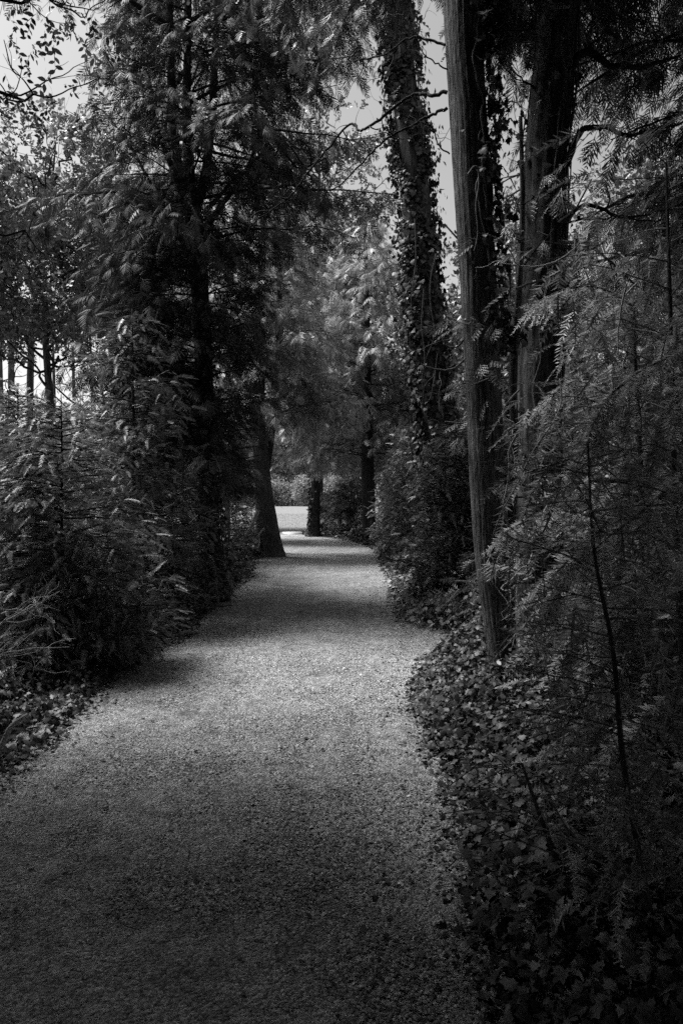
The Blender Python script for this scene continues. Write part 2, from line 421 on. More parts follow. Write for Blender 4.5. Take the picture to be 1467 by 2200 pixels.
def bare(buf, rng, p, d, L, r, lev, kink=0.35, n=7, sides=4, grav=0.0, nsub=3):
    """crooked bare branch with side twigs; returns the tips"""
    pts = [np.array(p, float)]; d = nrm(d)
    for i in range(n):
        d = nrm(d+rng.normal(0, kink, 3)*np.array([1, 1, 0.8])+np.array([0, 0, grav])); pts.append(pts[-1]+d*L/n)
    pts = np.array(pts); rad = np.linspace(r, r*0.35, len(pts))
    tube(buf, smooth_path(np.c_[pts, rad], n*2)[:, :3], smooth_path(np.c_[pts, rad], n*2)[:, 3], sides)
    if lev > 0:
        for k in range(nsub):
            i = rng.integers(2, n+1); dd = nrm(pts[i]-pts[i-1]); side = rng.normal(size=3); side -= dd*(side@dd)
            bare(buf, rng, pts[i], nrm(dd*0.6+nrm(side)*0.8), L*rng.uniform(0.35, 0.6), rad[i]*0.6, lev-1, kink, max(4, n-2), max(3, sides-1), grav, nsub)

def crown(rng, wood, leaf, axis, z0, z1, nb, Lf, tmpl, size, pitch=0.1, droop=0.06, nsec=9, step=0.11, start=0.2, azf=None, hang=0.25,
          wood_r=0.012, extra=(), sec_wood=True, flat=0.5, secL=1.0, floor=0.1, jit=0.08, zpow=1.0, wmin=1.0):
    """boughs from a trunk axis (callable z -> point); sprays along their side shoots"""
    PP, DD, UU, VV = [], [], [], []
    for b in range(nb):
        t = ((b+rng.uniform(0, 1))/nb)**zpow; z = z0+(z1-z0)*t
        az = rng.uniform(0, 2*pi) if azf is None else azf(rng)
        L = Lf(t, az)*rng.uniform(0.7, 1.15)
        if L < 0.15: continue
        o = axis(z); pt = pitch+rng.normal(0, 0.12)
        h = np.array([sin(az), cos(az), 0.0]); side = np.array([cos(az), -sin(az), 0.0])
        s = np.linspace(0, 1, 9); bend = rng.normal(0, 0.12)
        pts = o+np.outer(s*L*cos(pt), h)+np.outer(s*s*bend*L, side)
        pts[:, 2] += s*L*math.sin(pt)-droop*(s*L)**2+rng.normal(0, 0.015, 9)*L*s
        rad = ((wood_r*L*0.5+0.004)*(1-0.85*s)+0.002)*wmin
        if z - 0 > 0: tube(wood, pts, rad, 5, 0.5, False)
        tone = rng.uniform(0, 1)
        ns = max(3, int(nsec*L))
        for q in range(ns):
            f = start+(1-start)*(q+rng.uniform(0, 1))/ns; f = min(f, 0.99)
            i = f*8; i0 = int(i); c = pts[i0]*(1-(i-i0))+pts[min(i0+1, 8)]*(i-i0)
            bd = nrm(pts[min(i0+1, 8)]-pts[i0]); sg = 1 if q % 2 else -1
            l2 = (0.16+0.42*L*(1-f)**0.8)*secL*rng.uniform(0.7, 1.2)
            d2 = nrm(bd*rng.uniform(0.5, 0.9)+side*sg*rng.uniform(0.5, 1.0)+np.array([0, 0, rng.normal(-hang*0.4, 0.18)]))
            m = max(2, int(l2/step)); ss = (np.arange(m)+rng.uniform(0.2, 1))/m
            q2 = c+np.outer(ss*l2, d2); q2[:, 2] -= hang*0.5*(ss*l2)**2*1.5
            if sec_wood and rng.random() < 0.75:
                tube(wood, np.vstack([c, q2[m//2], q2[-1]]), [0.006*wmin, 0.004*wmin, 0.002*wmin], 3, 0.5, False)
            q2 = q2+rng.normal(0, jit*0.6, (m, 3))
            d3 = nrm(d2+rng.normal(0, 0.45, (m, 3))+np.array([0, 0, -hang]))
            u3 = nrm(np.array([0, 0, 1.0])+rng.normal(0, flat, (m, 3)))
            PP.append(q2); DD.append(d3); UU.append(u3); VV.append(np.clip(tone*0.5+rng.uniform(0, 0.5, m), 0, 1))
    PP = np.vstack(PP); DD = np.vstack(DD); UU = np.vstack(UU); VV = np.concatenate(VV)
    k = keep_mask(PP, extra) & (PP[:, 2] > floor)
    PP, DD, UU, VV = PP[k], DD[k], UU[k], VV[k]
    scatter(leaf, tmpl, PP, DD, UU, size*rng.uniform(0.7, 1.25, len(PP)), rng, VV)
    return len(PP)

def axis_of(path):
    p = np.asarray(path, float); z = p[:, 2]
    def f(h): return np.array([np.interp(h, z, p[:, 0]), np.interp(h, z, p[:, 1]), h])
    return f

def ivy_on(rng, name, path, rad, z0, z1, n, label, side=None, size=0.055, group='climbing ivy on the trunks', vines=6, off=0.03, vine_mat='twig', bulge=0.05, gapd=-0.55):
    """ivy climbing a trunk: leaves > vines"""
    ax = axis_of(path); zz = np.asarray(path)[:, 2]
    rf = lambda h: np.interp(h, zz, rad)
    base = ax(z0)
    e = empty(name, base, label, 'climbing plant', group)
    lf, vn = Buf(), Buf()
    z = rng.uniform(z0, z1, n)
    az = rng.uniform(0, 2*pi, n) if side is None else rng.normal(side[0], side[1], n)
    c = np.array([ax(h) for h in z]); r = np.array([rf(h) for h in z])
    dens = vnoise(np.c_[np.cos(az)*2, np.sin(az)*2, z*1.6], 1.0, int(rng.integers(1000)))
    k = dens > gapd
    nrml = np.c_[np.sin(az), np.cos(az), np.zeros(n)]
    p = c+nrml*(r+off+np.abs(rng.normal(0, bulge, n))*(0.5+np.clip(dens, 0, 1)))[:, None]
    d = nrm(nrml*0.5+np.array([0, 0, -1])+rng.normal(0, 0.45, (n, 3))); u = nrm(nrml+rng.normal(0, 0.35, (n, 3)))
    scatter(lf, TP['ivy'], p[k], d[k], u[k], size*rng.uniform(0.5, 1.3, k.sum()), rng)
    for v in range(vines):
        a0 = rng.uniform(0, 2*pi) if side is None else rng.normal(side[0], side[1]*1.2)
        hh = np.linspace(z0, z1*rng.uniform(0.7, 1.0), 26); wob = np.cumsum(rng.normal(0, 0.16, 26))
        pts = np.array([ax(h)+np.array([sin(a0+w_), cos(a0+w_), 0])*(rf(h)+0.012+0.02*abs(math.sin(h*3+v))) for h, w_ in zip(hh, wob)])
        s = smooth_path(pts, 70); tube(vn, s, np.linspace(0.012, 0.005, 70), 5)
    lf.build('leaves', M['ivy'], e)
    if vines: vn.build('vines', M[vine_mat], e, smooth=True)
    return e

# ================================================================== SETTING
def rect_grid(name, x0, x1, y0, y1, nx, ny, z, mat):
    xs = np.linspace(x0, x1, nx+1); ys = np.linspace(y0, y1, ny+1); X, Y = np.meshgrid(xs, ys)
    V = np.c_[X.ravel(), Y.ravel(), np.full(X.size, z)]
    i = (np.arange(ny)[:, None]*(nx+1)+np.arange(nx)[None, :]).ravel()
    T = np.vstack([np.c_[i, i+1, i+nx+2], np.c_[i, i+nx+2, i+nx+1]])
    return link(name, tri_mesh(name, V, T, mat))
tag(rect_grid('lawn', -450, 450, -450, 500, 4, 4, 0.0, M['lawn']), kind='structure', label='mown lawn beyond the trees and left of the hedge')

LE = [(-30, -1.9), (-3, -1.9), (0, -1.9), (3.0, -1.9), (3.8, -1.92), (4.3, -1.88), (5.05, -1.9), (6.0, -2.0), (7.1, -1.93), (7.7, -1.7), (8.5, -1.85), (10.4, -1.95), (11.4, -1.85), (13, -1.78), (15.5, -2.0), (17.0, -2.1), (18.5, -2.1), (21, -2.3), (24, -2.5), (27.5, -2.9), (29.3, -3.4)]
RE = [(-30, 0.55), (-3, 0.5), (0, 0.48), (2.0, 0.5), (2.5, 0.48), (2.8, 0.48), (3.4, 0.62), (3.8, 0.62), (4.2, 0.56), (4.7, 0.55), (5.4, 0.6), (6.1, 0.7), (6.75, 0.86), (7.05, 1.25), (7.25, 1.6), (7.55, 1.6), (7.75, 1.35), (8.0, 1.0), (8.5, 0.78), (10, 0.75), (12.7, 0.85), (17.4, 1.0), (20, 0.98), (22, 0.75), (24, 0.25), (25.5, -0.4), (27, -1.2), (28.2, -1.9), (29.3, -2.6)]
def le(y): return np.interp(y, [a for a, b in LE], [b for a, b in LE])
def re_(y): return np.interp(y, [a for a, b in RE], [b for a, b in RE])
def build_path():
    rng = np.random.default_rng(2)
    ys = np.concatenate([np.linspace(-30, 0, 20, endpoint=False), np.linspace(0, 12, 200, endpoint=False), np.linspace(12, 29.3, 90)])
    nx = 60; V = []
    for y in ys:
        l, r = le(y)-0.25, re_(y)+0.25
        x = np.linspace(l, r, nx); V.append(np.c_[x, np.full(nx, y), np.zeros(nx)])
    V = np.vstack(V)
    tr = np.exp(-((V[:, 0]-0.08)/0.13)**2)*0.35+np.exp(-((V[:, 0]+1.2)/0.13)**2)*0.25      # faint wheel tracks
    V[:, 2] = 0.012+0.006*vnoise(V, 1.4, 3)+0.004*vnoise(V, 5, 4)-0.012*tr+0.006
    V[:, 2] = np.maximum(V[:, 2], 0.0075)
    trk = 0.6*np.exp(-((V[:, 0]-0.10-0.07*np.sin(V[:, 1]*0.8))/0.10)**2)*(0.6+0.4*np.sin(V[:, 1]*2.3)*np.sin(V[:, 1]*0.9))+0.5*np.exp(-((V[:, 0]+1.15)/0.12)**2)+0.6*np.clip(1-(V[:, 0]-np.array([le(q) for q in V[:, 1]]))/0.35, 0, 1)
    ny = len(ys); i = (np.arange(ny-1)[:, None]*nx+np.arange(nx-1)[None, :]).ravel()
    T = np.vstack([np.c_[i, i+1, i+nx+1], np.c_[i, i+nx+1, i+nx]])
    tag(link('path', tri_mesh('path', V, T, M['gravel'], np.clip(trk, 0, 1), smooth=True)), kind='structure', label='pale gravel path winding between the trees')
build_path()
def bed(name, pts, label):
    V = [(x, y, 0.004) for x, y in pts]
    me = bpy.data.meshes.new(name); me.from_pydata(V, [], [list(range(len(V)))]); me.materials.append(M['soil'])
    tag(link(name, me), kind='structure', label=label)
ysl = np.linspace(-30, 27.5, 60)
bed('soil', [(le(y)+0.2, y) for y in ysl]+[(-3.6-0.1*math.sin(y), y) for y in ysl[::-1]], 'dark soil of the bed left of the path')
ysr = np.linspace(-30, 28.5, 80)
bed('soil', [(re_(y)-0.2, y) for y in ysr]+[(9.0+0.3*sin(y*2), y) for y in ysr[::-1]], 'dark soil of the bed right of the path')

# ---- ground cover: uncountable leaves
def hcover(x, y):
    """height of the ivy carpet"""
    p = np.c_[x, y, np.zeros(len(x))]
    dl = le(y)-x; dr = x-re_(y); d = np.maximum(dl, dr)
    rise = np.clip(d/0.45, 0, 1)**0.7
    h = 0.16+0.08*vnoise(p, 2.2, 8)+0.05*vnoise(p, 6, 9)
    h = h+np.where(dr > 0, 0.22*np.exp(-((y-5.2)/1.6)**2)*np.clip(dr/0.5, 0, 1)+0.10, 0)
    return np.clip(h*rise, 0.0, 1)
def cover(name, rng, x0f, x1f, y0, y1, n, size, tmpl, mat, label, layers=1.0, slope=1.0):
    b = Buf()
    y = rng.uniform(y0, y1, n); f = rng.uniform(0, 1, n)**0.8
    a, c = x0f(y), x1f(y); x = a+(c-a)*f
    h = hcover(x, y)
    z = h*(1-0.75*rng.uniform(0, 1, n)**2)+0.02
    jit = vnoise(np.c_[x, y, z], 3.5, 12)
    k = (jit > -0.9)
    az = rng.uniform(0, 2*pi, n)
    outw = np.where(x < -0.5, 1.0, -1.0)
    d = np.c_[np.cos(az)+outw*0.5*slope, np.sin(az)-0.25, rng.normal(-0.35, 0.35, n)]
    u = np.c_[outw*0.35*slope+rng.normal(0, 0.75, n), -0.2+rng.normal(0, 0.75, n), np.ones(n)]
    scatter(b, TP[tmpl], np.c_[x, y, z][k], d[k], u[k], size*rng.uniform(0.55, 1.3, k.sum()), rng)
    o = b.build(name, M[mat]); tag(o, label, 'ground cover', kind='stuff'); return o
rg = np.random.default_rng(21)
cover('ivy_ground_cover', rg, lambda y: le(y)+0.10, lambda y: le(y)-1.6, 2.2, 12, 34000, 0.042, 'ivy', 'ivy', 'carpet of ivy along the left edge of the gravel path')
cover('ivy_ground_cover', rg, lambda y: le(y)+0.08, lambda y: le(y)-1.3, 12, 27, 9000, 0.075, 'ivy', 'ivy', 'distant ivy and low leaves left of the path near the leaning trunk')
cover('ivy_ground_cover', rg, lambda y: re_(y)-0.10, lambda y: re_(y)+2.2, 1.2, 7.2, 60000, 0.04, 'ivy', 'ivy', 'mounded dark ivy spilling onto the right edge of the path')
cover('leafy_ground_cover', rg, lambda y: re_(y)-0.08, lambda y: re_(y)+2.2, 7.5, 13, 15000, 0.07, 'oval', 'herb', 'paler broad leaved ground cover on the right past the notch in the path')
cover('leafy_ground_cover', rg, lambda y: re_(y)-0.08, lambda y: re_(y)+2.2, 13, 28, 9000, 0.09, 'ivy', 'ivy', 'low dark leaves under the far trees where the path bends left')

def litter():
    rng = np.random.default_rng(33); b = Buf(); n = 4200
    y = rng.uniform(1.6, 20, n)**1.0; s = np.where(rng.random(n) < 0.5, -1, 1)
    l, r = le(y), re_(y); f = np.where(s < 0, rng.beta(0.5, 7, n), 1-rng.beta(0.5, 7, n)); x = l+(r-l)*f
    az = rng.uniform(0, 2*pi, n)
    scatter(b, TP['oval'], np.c_[x, y, np.full(n, 0.026)], np.c_[np.cos(az), np.sin(az), rng.normal(0, 0.15, n)], np.c_[rng.normal(0, 0.3, n), rng.normal(0, 0.3, n), np.ones(n)], rng.uniform(0.012, 0.034, n), rng)
    for i in range(260):
        yy = rng.uniform(2, 12); xx = rng.uniform(le(yy), re_(yy)); a = rng.uniform(0, pi); L = rng.uniform(0.03, 0.12)
        d = np.array([cos(a), sin(a), 0])*L; p = np.array([xx, yy, 0.026])
        tube(b, [p, p+d*0.5+np.array([rng.normal(0, 0.006), rng.normal(0, 0.006), 0.004]), p+d], [0.002, 0.0018, 0.001], 3, 0.1, False)
    tag(b.build('leaf_litter', M['litter']), 'fallen leaves and twig bits scattered on the gravel', 'leaf litter', kind='stuff')
litter()
def pebbles():
    rng = np.random.default_rng(35); b = Buf(); n = 60000
    y = 1.4+rng.uniform(0, 1, n)**1.6*7; x = le(y)+(re_(y)-le(y))*rng.uniform(-0.03, 1.03, n)
    V = np.array([[1, 0, 0], [0, 1, 0], [-1, 0, 0], [0, -1, 0], [0, 0, 0.8], [0.7, 0.7, -0.2]]); T = np.array([(0, 1, 4), (1, 2, 4), (2, 3, 4), (3, 0, 4), (0, 5, 1)])
    az = rng.uniform(0, 2*pi, n)
    scatter(b, [(V, T)], np.c_[x, y, np.full(n, 0.018)], np.c_[np.cos(az), np.sin(az), rng.normal(0, 0.3, n)], np.c_[rng.normal(0, 0.3, n), rng.normal(0, 0.3, n), np.ones(n)], np.where(rng.random(n) < 0.03, rng.uniform(0.008, 0.014, n), rng.uniform(0.003, 0.008, n)), rng)
    tag(b.build('loose_gravel', GR), 'loose pale gravel stones lying on the path', 'gravel', kind='stuff')
GR = leaf_mat('pebble', 0.03, 0.8, 0.0, 0.6, 0.4)
pebbles()
def lawn_grass():
    rng = np.random.default_rng(37); b = Buf(); n = 30000
    V = np.array([[0, -0.04, 0], [0, 0.04, 0], [0.6, 0.02, 0.03], [1, 0, -0.05]]); T = np.array([(0, 1, 2), (0, 2, 3)])
    y = np.concatenate([rng.uniform(28.6, 60, n//2), rng.uniform(3, 24, n//2)]); x = np.concatenate([rng.uniform(-9, 0, n//2), rng.uniform(-7, -3.4, n//2)])
    scatter(b, [(V, T)], np.c_[x, y, np.zeros(n)], np.c_[rng.normal(0, 0.35, n), rng.normal(0, 0.35, n), np.ones(n)], rng.normal(size=(n, 3)), rng.uniform(0.04, 0.09, n), rng)
    tag(b.build('grass', M['grass']), 'short lawn grass at the end of the path and behind the left hedge', 'grass', kind='stuff')
lawn_grass()

# ================================================================== TREES
def trunk_obj(parent, ctrl, n, sides, mat, rng, amp=0.05, lump=0.05, nr=13, name='trunk', knots=()):
    """ctrl rows: x,y,z,r"""
    s = smooth_path(ctrl, n); b = Buf()
    tube(b, s[:, :3], s[:, 3], sides, 0.5, True, ridger(rng, amp, lump, nr))
    for (h, az, r, L) in knots:      # stubs of cut branches
        i = np.argmin(abs(s[:, 2]-h)); d = np.array([sin(az), cos(az), 0.25]); c = s[i, :3]+d*s[i, 3]*0.7
        tube(b, [c, c+d*L*0.5, c+d*L], [r*1.5, r, r*0.8], 8)
    return b.build(name, mat, parent, smooth=True), s

# --- tall cedar at the left with a forked top (photo x 430)
rng = np.random.default_rng(101)
def big_cedar():
    D = 10.3
    e = empty('cedar_tree', P(465, 1295, D)*np.array([1, 1, 0]), 'tall dark cedar left of the path whose trunk forks high up into several stems', 'tree')
    c = lambda px, py, r, dy=0: list(P(px, py, D)+np.array([0, dy, 0]))+[r]
    ctrl = [c(468, 1300, 0.20), c(464, 1250, 0.155), c(455, 1150, 0.14), c(446, 1000, 0.135), c(440, 850, 0.13), c(431, 650, 0.125), c(424, 530, 0.13), c(412, 440, 0.12)]
    ctrl[0][2] = -0.05
    _, s = trunk_obj(e, ctrl, 90, 26, M['bark_dark'], rng, 0.06, 0.06)
    forks = [[c(412, 440, 0.10), c(385, 370, 0.075), c(372, 250, 0.065), c(366, 60, 0.055), c(362, -150, 0.04), c(360, -420, 0.02)],
             [c(414, 440, 0.10), c(402, 350, 0.08, .1), c(399, 220, 0.07, .1), c(401, 40, 0.055, .1), c(404, -200, 0.04, .1), c(405, -520, 0.02, .1)],
             [c(418, 450, 0.09), c(440, 380, 0.07), c(455, 260, 0.06), c(464, 80, 0.05), c(472, -120, 0.04), c(478, -350, 0.02)],
             [c(412, 450, 0.07), c(388, 400, 0.05, -.2), c(345, 280, 0.03, -.3), c(330, 150, 0.02, -.35)],
             [c(425, 520, 0.06), c(470, 420, 0.04, .3), c(520, 330, 0.03, .5), c(560, 200, 0.02, .6)]]
    b = Buf()
    for f in forks:
        q = smooth_path(f, 40); tube(b, q[:, :3], q[:, 3], 12, 0.5, True, ridger(rng, 0.05, 0.05, 7))
    b.build('stems', M['bark_dark'], e, smooth=True)
    ax = axis_of([[*P(468, 1300, D)], [*P(446, 1000, D)], [*P(431, 650, D)], [*P(415, 440, D)], [*P(405, 0, D)], [*P(405, -700, D)]])
    wood, leaf = Buf(), Buf()
    crown(rng, wood, leaf, ax, 1.7, 12.5, 215, lambda t, a: 2.6*(1-t)**0.3*(0.85+0.15*sin(a+1))*((0.5 if t < 0.34 else 1.35) if sin(a) > 0.2 else 1), TP['cedar'], 0.24, pitch=0.25, droop=0.09, nsec=9, step=0.13, start=0.22, hang=0.55, wood_r=0.014)
    crown(rng, wood, leaf, ax, 2.2, 6.4, 60, lambda t, a: 1.15, TP['cedar'], 0.22, pitch=0.2, droop=0.12, nsec=12, step=0.12, start=0.15, hang=0.5, wood_r=0.012)
    # long low boughs arching out, bare inside
    crown(rng, wood, leaf, ax, 5.0, 8.8, 14, lambda t, a: 3.3 if sin(a) < 0 else 1.2, TP['cedar'], 0.24, pitch=0.35, droop=0.13, nsec=8, step=0.13, start=0.5, hang=0.6, wood_r=0.018)
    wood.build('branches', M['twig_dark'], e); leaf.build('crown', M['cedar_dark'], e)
    ivy_on(rng, 'climbing_ivy', s[:, :3], s[:, 3], 0.1, 3.6, 900, 'ivy climbing the lower trunk of the forked cedar at left', size=0.06, vines=4, side=(pi-0.6, 1.1))
big_cedar()

def conifer(name, base, H, R, label, cat='tree', group=None, tmpl='cedar', size=0.24, mat='cedar', nb=70, z0=0.5, trunk_r=0.12, lean=(0, 0), seed=1, bark='bark_dark',
            nsec=8, step=0.14, hang=0.4, pitch=0.15, droop=0.06, Lf=None, extra=(), path=None, azf=None, shape=0.6, twm='twig_dark', sides=14, sec_wood=True, amp=0.05, knots=(), start=0.2, zt=1.0, flat=0.5, ret=False, secL=1.0, lump=0.05, wood_r=0.012, zpow=1.0):
    r = np.random.default_rng(seed); bx, by = base[0], base[1]
    e = empty(name, (bx, by, 0), label, cat, group)
    if path is None:
        path = []
        for t in (0, 0.03, 0.1, 0.25, 0.5, 0.75, 1.0):
            path.append([bx+lean[0]*t+r.normal(0, 0.02)*H*0.15*t, by+lean[1]*t+r.normal(0, 0.02)*H*0.15*t, H*t-(0.05 if t == 0 else 0), trunk_r*(1.35 if t == 0 else 1.05 if t < 0.05 else (1-0.9*t)+0.05)])
    _, s = trunk_obj(e, path, 60 if sides < 40 else 160, sides, M[bark], r, amp, lump, 13 if sides < 60 else 19, knots=knots)
    ax = axis_of(s[:, :3]); wood, leaf = Buf(), Buf()
    if Lf is None: Lf = lambda t, a: R*((1-t)**shape*0.92+0.06)
    crown(r, wood, leaf, ax, z0, H*zt, nb, Lf, TP[tmpl], size, pitch, droop, nsec, step, start, azf, hang, extra=extra, sec_wood=sec_wood, flat=flat, secL=secL, wood_r=wood_r, zpow=zpow)
    if wood.ok(): wood.build('branches', M[twm], e)
    leaf.build('crown', M[mat], e)
    return (e, s) if ret else e

# --- young hemlock-like evergreens at the left
gL = 'young evergreens left of the path'
b1 = G(148, 1400); 
conifer('evergreen_sapling', (-2.62, 6.4), 2.55, 1.15, 'young evergreen nearest the viewer at the left edge, fine needled with pale tips', group=gL, tmpl='yew_near', size=0.15, mat='yew', nb=150, z0=0.1, trunk_r=0.028, seed=201, nsec=13, step=0.075, hang=0.25, droop=0.08, shape=0.75, twm='twig_dark', sides=8)
conifer('evergreen_sapling', (-3.5, 7.4), 2.8, 1.3, 'second young evergreen behind the nearest one, showing a slim dark stem', group=gL, tmpl='yew_near', size=0.16, mat='yew', nb=150, z0=0.1, trunk_r=0.03, seed=202, nsec=11, step=0.085, hang=0.25, droop=0.08, shape=0.75, sides=8)
conifer('evergreen_sapling', (-2.55, 8.4), 3.9, 1.25, 'taller narrow young evergreen just left of the forked cedar', group=gL, tmpl='yew_near', size=0.16, mat='yew', nb=130, z0=0.15, trunk_r=0.035, seed=203, nsec=11, step=0.085, hang=0.3, droop=0.08, shape=0.7, sides=8)
conifer('evergreen_sapling', (-4.7, 9.6), 3.1, 1.5, 'broad young evergreen at the left edge under the bright gap of sky', group=gL, tmpl='yew', size=0.2, mat='yew', nb=85, z0=0.2, trunk_r=0.04, seed=204, nsec=9, step=0.1, hang=0.3, droop=0.06, shape=0.7, sides=8)
conifer('evergreen_sapling', (-3.4, 11.2), 4.0, 1.4, 'tallest young evergreen, behind the forked cedar on its left', group=gL, tmpl='yew', size=0.2, mat='yew', nb=95, z0=0.2, trunk_r=0.045, seed=205, nsec=8, step=0.11, hang=0.3, droop=0.06, shape=0.7, sides=8)
conifer('evergreen_sapling', (-2.75, 13.3), 3.2, 1.15, 'low dark evergreen between the forked cedar and the leaning trunk', group=gL, tmpl='yew', size=0.19, mat='yew', nb=70, z0=0.12, trunk_r=0.035, seed=206, nsec=10, step=0.11, hang=0.3, droop=0.06, shape=0.6, sides=8)
conifer('evergreen_sapling', (-3.0, 18.2), 3.6, 1.2, 'dark evergreen closing the gap left of the leaning trunk', group=gL, tmpl='yew', size=0.2, mat='yew', nb=110, z0=0.05, trunk_r=0.035, seed=208, nsec=10, step=0.11, hang=0.3, droop=0.06, shape=0.4, sides=8)
conifer('evergreen_sapling', (-2.35, 9.5), 2.2, 0.8, 'low bushy evergreen right beside the foot of the forked cedar', group=gL, tmpl='yew', size=0.16, mat='yew', nb=90, z0=0.05, trunk_r=0.025, seed=209, nsec=12, step=0.09, hang=0.3, droop=0.06, shape=0.5, sides=8)
conifer('evergreen_sapling', (-4.3, 8.0), 2.9, 1.2, 'middle young evergreen of the left edge, wide and dense', group=gL, tmpl='yew', size=0.17, mat='yew', nb=110, z0=0.1, trunk_r=0.03, seed=210, nsec=10, step=0.1, hang=0.3, droop=0.06, shape=0.55, sides=8)
conifer('evergreen_sapling', (-3.2, 10.0), 3.4, 1.1, 'dense evergreen filling the gap just left of the forked cedar trunk', group=gL, tmpl='yew', size=0.17, mat='yew', nb=110, z0=0.1, trunk_r=0.03, seed=211, nsec=10, step=0.1, hang=0.3, droop=0.06, shape=0.5, sides=8)
conifer('evergreen_sapling', (-3.7, 16.0), 4.8, 1.6, 'slender evergreen standing behind the leaning trunk on its left', group=gL, tmpl='yew', size=0.22, mat='yew', nb=95, z0=0.2, trunk_r=0.05, seed=207, nsec=7, step=0.13, hang=0.4, droop=0.06, shape=0.6, sides=8)

# --- the leaning pale trunk beside the path and its neighbour
def lean_tree():
    D = 17.8; c = lambda px, py, r, dy=0: list(P(px, py, D)+np.array([0, dy, 0]))+[r]
    path = [c(590, 1200, 0.33), c(588, 1185, 0.27), c(582, 1150, 0.235), c(574, 1100, 0.22), c(566, 1040, 0.20), c(560, 980, 0.2), c(556, 880, 0.17), c(560, 700, 0.13), c(565, 500, 0.07), c(566, 380, 0.02)]
    path[0][2] = -0.06
    conifer('cedar_tree', P(590, 1200, D), 9.6, 2.9, 'cedar with a pale leaning trunk flaring at the left edge of the path', path=path, z0=3.2, nb=95, seed=301, size=0.34, mat='cedar_lit', bark='bark', nsec=6, step=0.17, hang=0.6, droop=0.11, pitch=0.35, sides=30, amp=0.04, lump=0.04,
            knots=((1.0, pi/2, 0.05, 0.05), (1.9, pi, 0.04, 0.04), (0.7, pi, 0.03, 0.03)), twm='twig', Lf=lambda t, a: 2.7*((1-t)**0.6)*(1.0+0.2*sin(a)))
    D = 19.0
    path = [c(568, 1190, 0.26), c(567, 1150, 0.21), c(562, 1060, 0.18), c(575, 960, 0.16), c(590, 850, 0.13), c(600, 650, 0.08), c(600, 450, 0.03)]
    path[0][2] = -0.06
    conifer('cedar_tree', P(568, 1190, D), 9.0, 2.4, 'darker cedar trunk directly behind the leaning pale trunk', path=path, z0=4.0, nb=60, seed=302, size=0.34, mat='cedar_lit', bark='bark_dark', nsec=6, step=0.17, hang=0.6, droop=0.11, pitch=0.3, sides=16)
lean_tree()
# --- the dark trunk in the middle, where the path turns
D = 26.5; c = lambda px, py, r, dy=0: list(P(px, py, D)+np.array([0, dy, 0]))+[r]
pth = [c(676, 1156, 0.36), c(676, 1145, 0.24), c(677, 1110, 0.19), c(678, 1040, 0.175), c(682, 950, 0.165), c(690, 800, 0.14), c(695, 600, 0.1), c(698, 400, 0.03)]; pth[0][2] = -0.06
_, s_mid = conifer('cedar_tree', P(676, 1155, D), 13, 3.6, 'dark upright cedar trunk in the middle of the photo where the path turns left', path=pth, z0=4.0, nb=110, seed=311, size=0.42, mat='cedar_lit', nsec=5, step=0.2, hang=0.55, droop=0.09, pitch=0.3, sides=24, ret=True, Lf=lambda t, a: 3.6*((1-t)**0.6))
ivy_on(np.random.default_rng(312), 'climbing_ivy', s_mid[:, :3], s_mid[:, 3], 0.05, 2.9, 420, 'ivy clothing the left side of the dark middle trunk', side=(-pi/2-0.2, 0.45), size=0.1, vines=0, bulge=0.05)
D = 23.5
pth = [c(793, 1172, 0.38), c(793, 1155, 0.26), c(792, 1100, 0.23), c(790, 1020, 0.22), c(788, 900, 0.19), c(786, 700, 0.14), c(784, 480, 0.05)]; pth[0][2] = -0.06
conifer('cedar_tree', P(793, 1172, D), 11, 3.4, 'shaded cedar trunk on the outside of the bend right of the middle trunk', path=pth, z0=2.9, nb=110, seed=321, size=0.4, mat='cedar_lit', nsec=5, step=0.19, hang=0.55, droop=0.09, pitch=0.25, sides=20, Lf=lambda t, a: 3.5*((1-t)**0.5))

